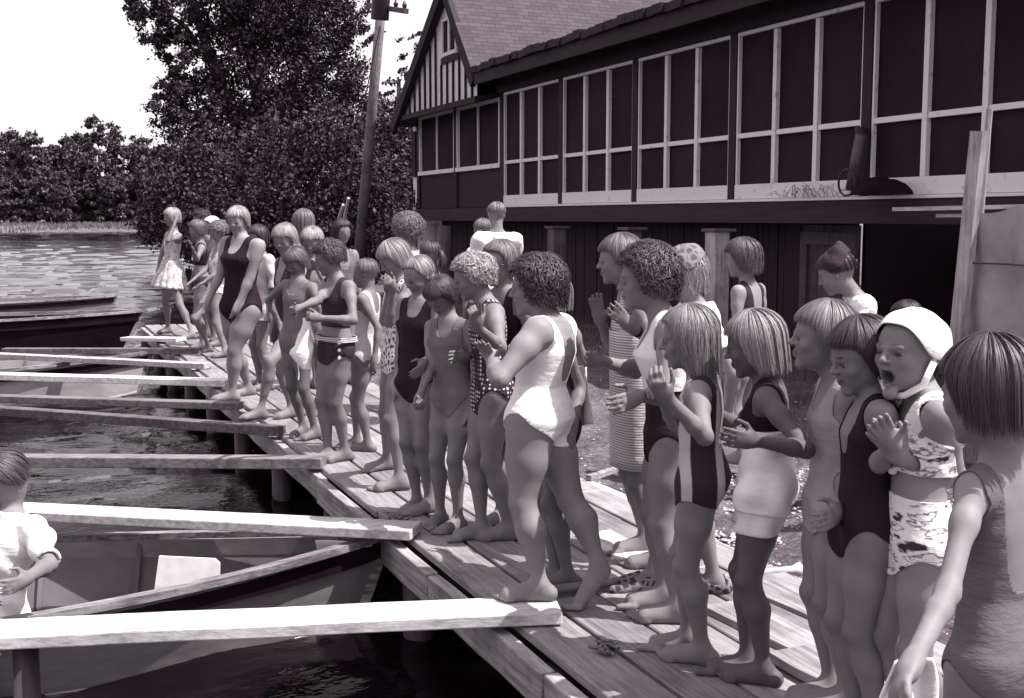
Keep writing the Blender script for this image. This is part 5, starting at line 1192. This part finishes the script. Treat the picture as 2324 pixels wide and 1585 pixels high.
person('person mostly hidden behind the man in the white T-shirt', (1100, 872), 500, 150, skin=.27, suits=[dict(kind='shirt', z0=.1, sleeve=.6, off=.012, mat=PALE, name='shirt')], hairs=CREW, hv=0.109, gz=-.1, group='grown-ups behind the swimmers')
def x22(c):
    D = c['D']; cloth_sheet('towel', [atd(1296, 832, D), atd(1334, 830, D-.1), atd(1340, 962, D-.1), atd(1300, 972, D)], WHITE, c['body'], c['S'], wr=.015)
person('girl in a dark suit holding a white towel, hidden behind the woman in white', (1268, 1326), 618, 84, skin=.2, pel=(1268, 965), nk=(1262, 760), feet=((1262, 1326), (1290, 1336)), aL=(1318, 880, -1, 1300, 960, 1), suits=[dict(mat=BLACK)], hairs=SHORT, hv=0.156, extra=x22)
person('dark haired woman in a white low-backed swimsuit standing on the front plank', (1262, 1364), 577, 106, w=1.3, female=.9, skin=.29, hyaw=96, hp=6, smile=1, pel=(1222, 945), nk=(1248, 730), hd=(1212, 655), feet=((1226, 1362, .06), (1388, 1384)), fyaw=(88, 96), heel=(0, .95), knees=(None, (1300, 1150, 1)),
       aL=(1134, 862, 1, 1112, 806, -1, 1092, 782), aR=(1316, 812, -1, 1262, 840, -1), suits=[dict(mat=WHITE, nf=.8, nb=.50, strap=.064, so=.10)], hairs=dict(CURL, vol=.11, side=.34, back=.40, curl=.7), hv=0.025, H=1.5, hands=(None, 'flat'), head=.152)
# ---- right cluster, back row
def x23(c):
    skirt(c, .72, -.32, .098, .128, cl('fine', .6, .25), name='shift_dress', squash=.72)
    s_, e_, w_ = c['out']['armL']; d = unit(w_-e_); sash(c, w_-d*.03, w_-d*.01, .027, BLACK, 'wristwatch')
person('clapping girl with brown bobbed hair in a finely striped shift', (1468, 1262), 531, 82, skin=.26, hp=6, smile=1, pel=(1448, 920), nk=(1432, 660), hd=(1403, 592), feet=((1466, 1254), (1500, 1290)), aR=(1386, 782, -1, 1362, 728, 1, 1350, 672), aL=(1486, 780, 1, 1440, 748, 1, 1388, 700), suits=[dict(kind='band', z0=.3, z1=.82, so=.085, off=.008, mat=cl('fine', .6, .25), name='dress_top')], hairs=dict(BOB, side=.18, back=.24), hv=0.100, extra=x23, hands=('flat', 'flat'), H=1.52)
def xk(c): kerchief(c, cl('giraffe', .07, .16), WHITE, .05)
person('person in a printed kerchief and white blouse behind the dark curly haired woman', (1566, 1340), 568, 80, w=1.05, skin=.29, pel=(1580, 940), nk=(1580, 700), hd=(1545, 625), feet=((1480, 1336), (1622, 1344)), aL=(1672, 862, -1, 1652, 940, -1), suits=[dict(kind='shirt', z0=.05, sleeve=.55, off=.014, mat=WHITE, name='blouse'), dict(kind='shorts', z0=-.25, z1=.12, off=.012, mat=CHAR), dict(kind='shoe', sleeve=.055, off=.008, mat=cl('giraffe', .03, .16), name='sandal')], hairs=dict(CURL, vol=.02, curl=.5, side=.3, back=.35), hv=0.195, extra=xk, shw=1.1)
person('woman with thick dark curly hair reaching both hands out to the left', (1520, 1390), 552, 84, w=1.1, female=.7, skin=.27, hp=4, pel=(1522, 990), nk=(1508, 722), hd=(1462, 640), feet=((1508, 1376), (1540, 1414)), aR=(1442, 842, -1, 1362, 818, 1, 1314, 812), aL=(1508, 898, 1, 1448, 900, 1, 1402, 922), suits=[dict(mat=BLACK, nf=.45, nb=.3), dict(kind='band', z0=.50, z1=.78, so=.085, off=.008, mat=WHITE, name='halter_top')], hairs=dict(CURL, vol=.13, side=.22, back=.34, curl=.6, lift=.05), hv=0.030, H=1.56, head=.15)
person('girl with wavy brown hair and one bare sunlit shoulder in front of the pale post', (1698, 1052), 531, 118, skin=.33, hyaw=100, nk=(1697, 648), hd=(1682, 590), pel=(1695, 790), suits=[dict(mat=CHAR, nf=.8, nb=.55)], hairs=dict(SHORT, side=.34, back=.38, vol=.13, wave=1.5), hv=0.060, head=.155)
def x28(c): kerchief(c, cl('plain', .02), WHITE, .16); bun(c, .02)
person('woman in a dark kerchief and white floral blouse looking down', (1955, 1105), 540, 88, skin=.27, hp=24, pel=(1958, 860), nk=(1950, 678), hd=(1896, 622), suits=[dict(kind='shirt', z0=.0, sleeve=.6, off=.012, mat=cl('floral', .75, .35), name='blouse'), dict(kind='bottom', z1=.4, mat=CHAR)], hairs=dict(TIED, back=.12, side=.05), hv=0.020, extra=x28, H=1.6, head=.152)
person('dark haired person whose head shows between the black suited girl and the white cap', (2050, 1180), 690, 90, skin=.25, suits=[dict(mat=CHAR)], hairs=SHORT, hv=0.020)
# ---- right cluster, front row
def x25(c):
    pass
person('long haired girl in a striped dark swimsuit with hands clasped at her chin', (1578, 1504), 674, 98, skin=.26, hp=8, hyaw=84, pel=(1592, 1088), nk=(1592, 858), hd=(1558, 770), feet=((1562, 1478), (1594, 1508)), aL=(1600, 992, 1, 1512, 900, 1, 1476, 852), aR=(1530, 960, -1, 1500, 902, 1, 1470, 860), suits=[dict(mat=cl('vstripe', .02, .4), nf=.8, nb=.42, leg=.5)], hairs=dict(LONG, side=.58, back=.66, front=58, wave=.9), hv=0.156, hands=('grip', 'grip'), H=1.4, head=.155)
def x27(c):
    D = depth(c['P']); 
person('tanned girl with a blonde bob, dark tank suit and white towel round her waist', (1718, 1544), 701, 94, skin=.13, hp=14, pel=(1738, 1108), nk=(1742, 872), hd=(1708, 785), feet=((1696, 1532), (1734, 1554)), aL=(1830, 1022, 1, 1712, 1000, 1, 1655, 998), aR=(1672, 968, -1, 1612, 928, 1, 1560, 884), suits=[dict(mat=BLACK, nf=.8, nb=.72), dict(kind='shorts', z0=.02, z1=.66, off=.017, mat=WHITE, name='towel'), dict(kind='shorts', z0=-.16, z1=.10, off=.012, mat=cl('plain', .6), name='shorts')], hairs=dict(BOB, side=.40, back=.44), hv=0.187, hands=('relax', 'relax'), H=1.36, head=.158, extra=x27)
person('smiling girl with a light brown bob in a plain tan swimsuit, in profile', (1905, 1602), 670, 74, skin=.28, hp=-2, smile=1, hyaw=80, pel=(1895, 1140), nk=(1906, 868), hd=(1864, 768), feet=((1888, 1590), (1925, 1612)), aL=(1925, 1075, -1, 1902, 1160, 1, 1872, 1190), aR=(1856, 1020, -1, 1872, 1130, -1), suits=[dict(mat=cl('plain', .27), nf=.80, nb=.7, leg=.5)], hairs=dict(BOB, side=.24, back=.28), hv=0.125, H=1.45, head=.152)
person('dark haired girl in a black swimsuit looking down to the left', (1968, 1682), 708, 66, skin=.24, hp=14, hyaw=60, pel=(1962, 1190), nk=(1986, 900), hd=(1952, 812), feet=((1945, 1670), (1992, 1690)), syaw=84, aR=(1950, 1070, -1, 1935, 1170, -1), aL=(2040, 1090, -1, 2010, 1010, -1), suits=[dict(mat=BLACK, nf=.62, nb=.6, so=.09, strap=.06)], hairs=dict(BOB, side=.30, back=.36), hv=0.030, H=1.42, head=.155)
person('girl in a white bathing cap shouting with open mouth and clapping hands', (2085, 1722), 676, 56, skin=.28, hp=-2, hyaw=40, openm=1., smile=.6, pel=(2076, 1222), nk=(2104, 900), hd=(2062, 800), aR=(1988, 1062, 1, 2026, 1008, 1, 1990, 955), aL=(2172, 1084, -1, 2046, 1040, 1, 1984, 968), suits=[dict(kind='band', z0=.57, z1=.72, off=.010, mat=cl('print', .7, .03), name='bikini_top', so=.09), dict(kind='bottom', z1=.42, leg=.65, mat=cl('print', .7, .03), name='bikini_bottom')], extra=lambda c: bathing_cap(c, WHITE), syaw=78, hands=('flat', 'flat'), H=1.46, head=.165)
def x32(c):
    D = depth(c['out']['armL'][2]); cloth_sheet('towel', [atd(2030, 1500, D), atd(2115, 1490, D), atd(2130, 1640, D+.1), atd(1990, 1640, D)], WHITE, c['body'], c['S'], wr=.02)
person('nearest girl, dark bob and tank suit, her back to the camera at the right edge', (2230, 2140), 771, 128, w=.86, skin=.29, hyaw=122, pel=(2262, 1500), nk=(2284, 1062), hd=(2238, 895), shw=.9, aL=(2150, 1346, 1, 2072, 1500, 1), aR=(2420, 1340, -1, 2400, 1500, -1), suits=[dict(mat=cl('plain', .11), nf=.8, nb=.48, strap=.066, so=.098)], hairs=dict(BOB, side=.30, back=.34, vol=.06), hv=0.035, H=1.42, head=.158, extra=x32)
# ---- the rower in the nearest boat
person('person in a white short sleeved shirt leaning over inside the nearest boat', (-30, 1560), 0, 42, w=1.05, skin=.26, H=1.62, hyaw=62, hp=45, gz=-.5, pel=(-25, 1405), nk=(12, 1165), hd=(10, 1092), feet=((-160, 1560), (-60, 1590)), aL=(112, 1282, 1, 62, 1312, 1, 14, 1342), aR=(-70, 1260, 1, -40, 1330, 1),
       suits=[dict(kind='shirt', z0=-.02, sleeve=.85, off=.016, mat=WHITE, name='shirt'), dict(kind='shorts', z0=-.6, z1=.1, off=.01, mat=GREY, name='trousers')], hairs=dict(SHORT, side=.12, back=.15, front=55), hv=0.050, group='rower')
# cap dangling from the hand of the girl in the two-piece suit
def hanging_cap():
    D = depth(onz(762, 1048))-.12; ctr = [(690, 722), (696, 745), (690, 775), (684, 800), (696, 838)]; V = []; n = 16; rw = [.008, .03, .05, .075, .03]
    P = [atd(x, y, D) for x, y in ctr]; m = 14
    for i in range(m):
        t = i/(m-1)*(len(P)-1); a = min(int(t), len(P)-2); f = t-a; p = P[a]*(1-f)+P[a+1]*f; r = (rw[a]*(1-f)+rw[a+1]*f)
        for j in range(n): an = 2*math.pi*j/n; V.append(p+RT*r*math.cos(an)*(1+.2*math.sin(an*3+i))+np.array((FW[0], FW[1], 0))*r*.35*math.sin(an))
    idx = np.arange(m*n).reshape(m, n); nx = np.roll(idx, -1, 1)
    o = np_mesh('bathing_cap', np.array(V), np.stack([idx[:-1], nx[:-1], nx[1:], idx[1:]], -1).reshape(-1, 4), WHITE); rebase(o, P[0])
    tag(o, 'white bathing cap dangling from the hand of the girl in the dark two-piece', 'bathing cap')
    mb = MB(); mb.tube([P[3]+RT*-.03, P[4]-RT*.05+(0, 0, -.03), P[4]-RT*.055-(0, 0, .07)], .004, 5); s = mb.build('strap', WHITE, o)
hanging_cap()
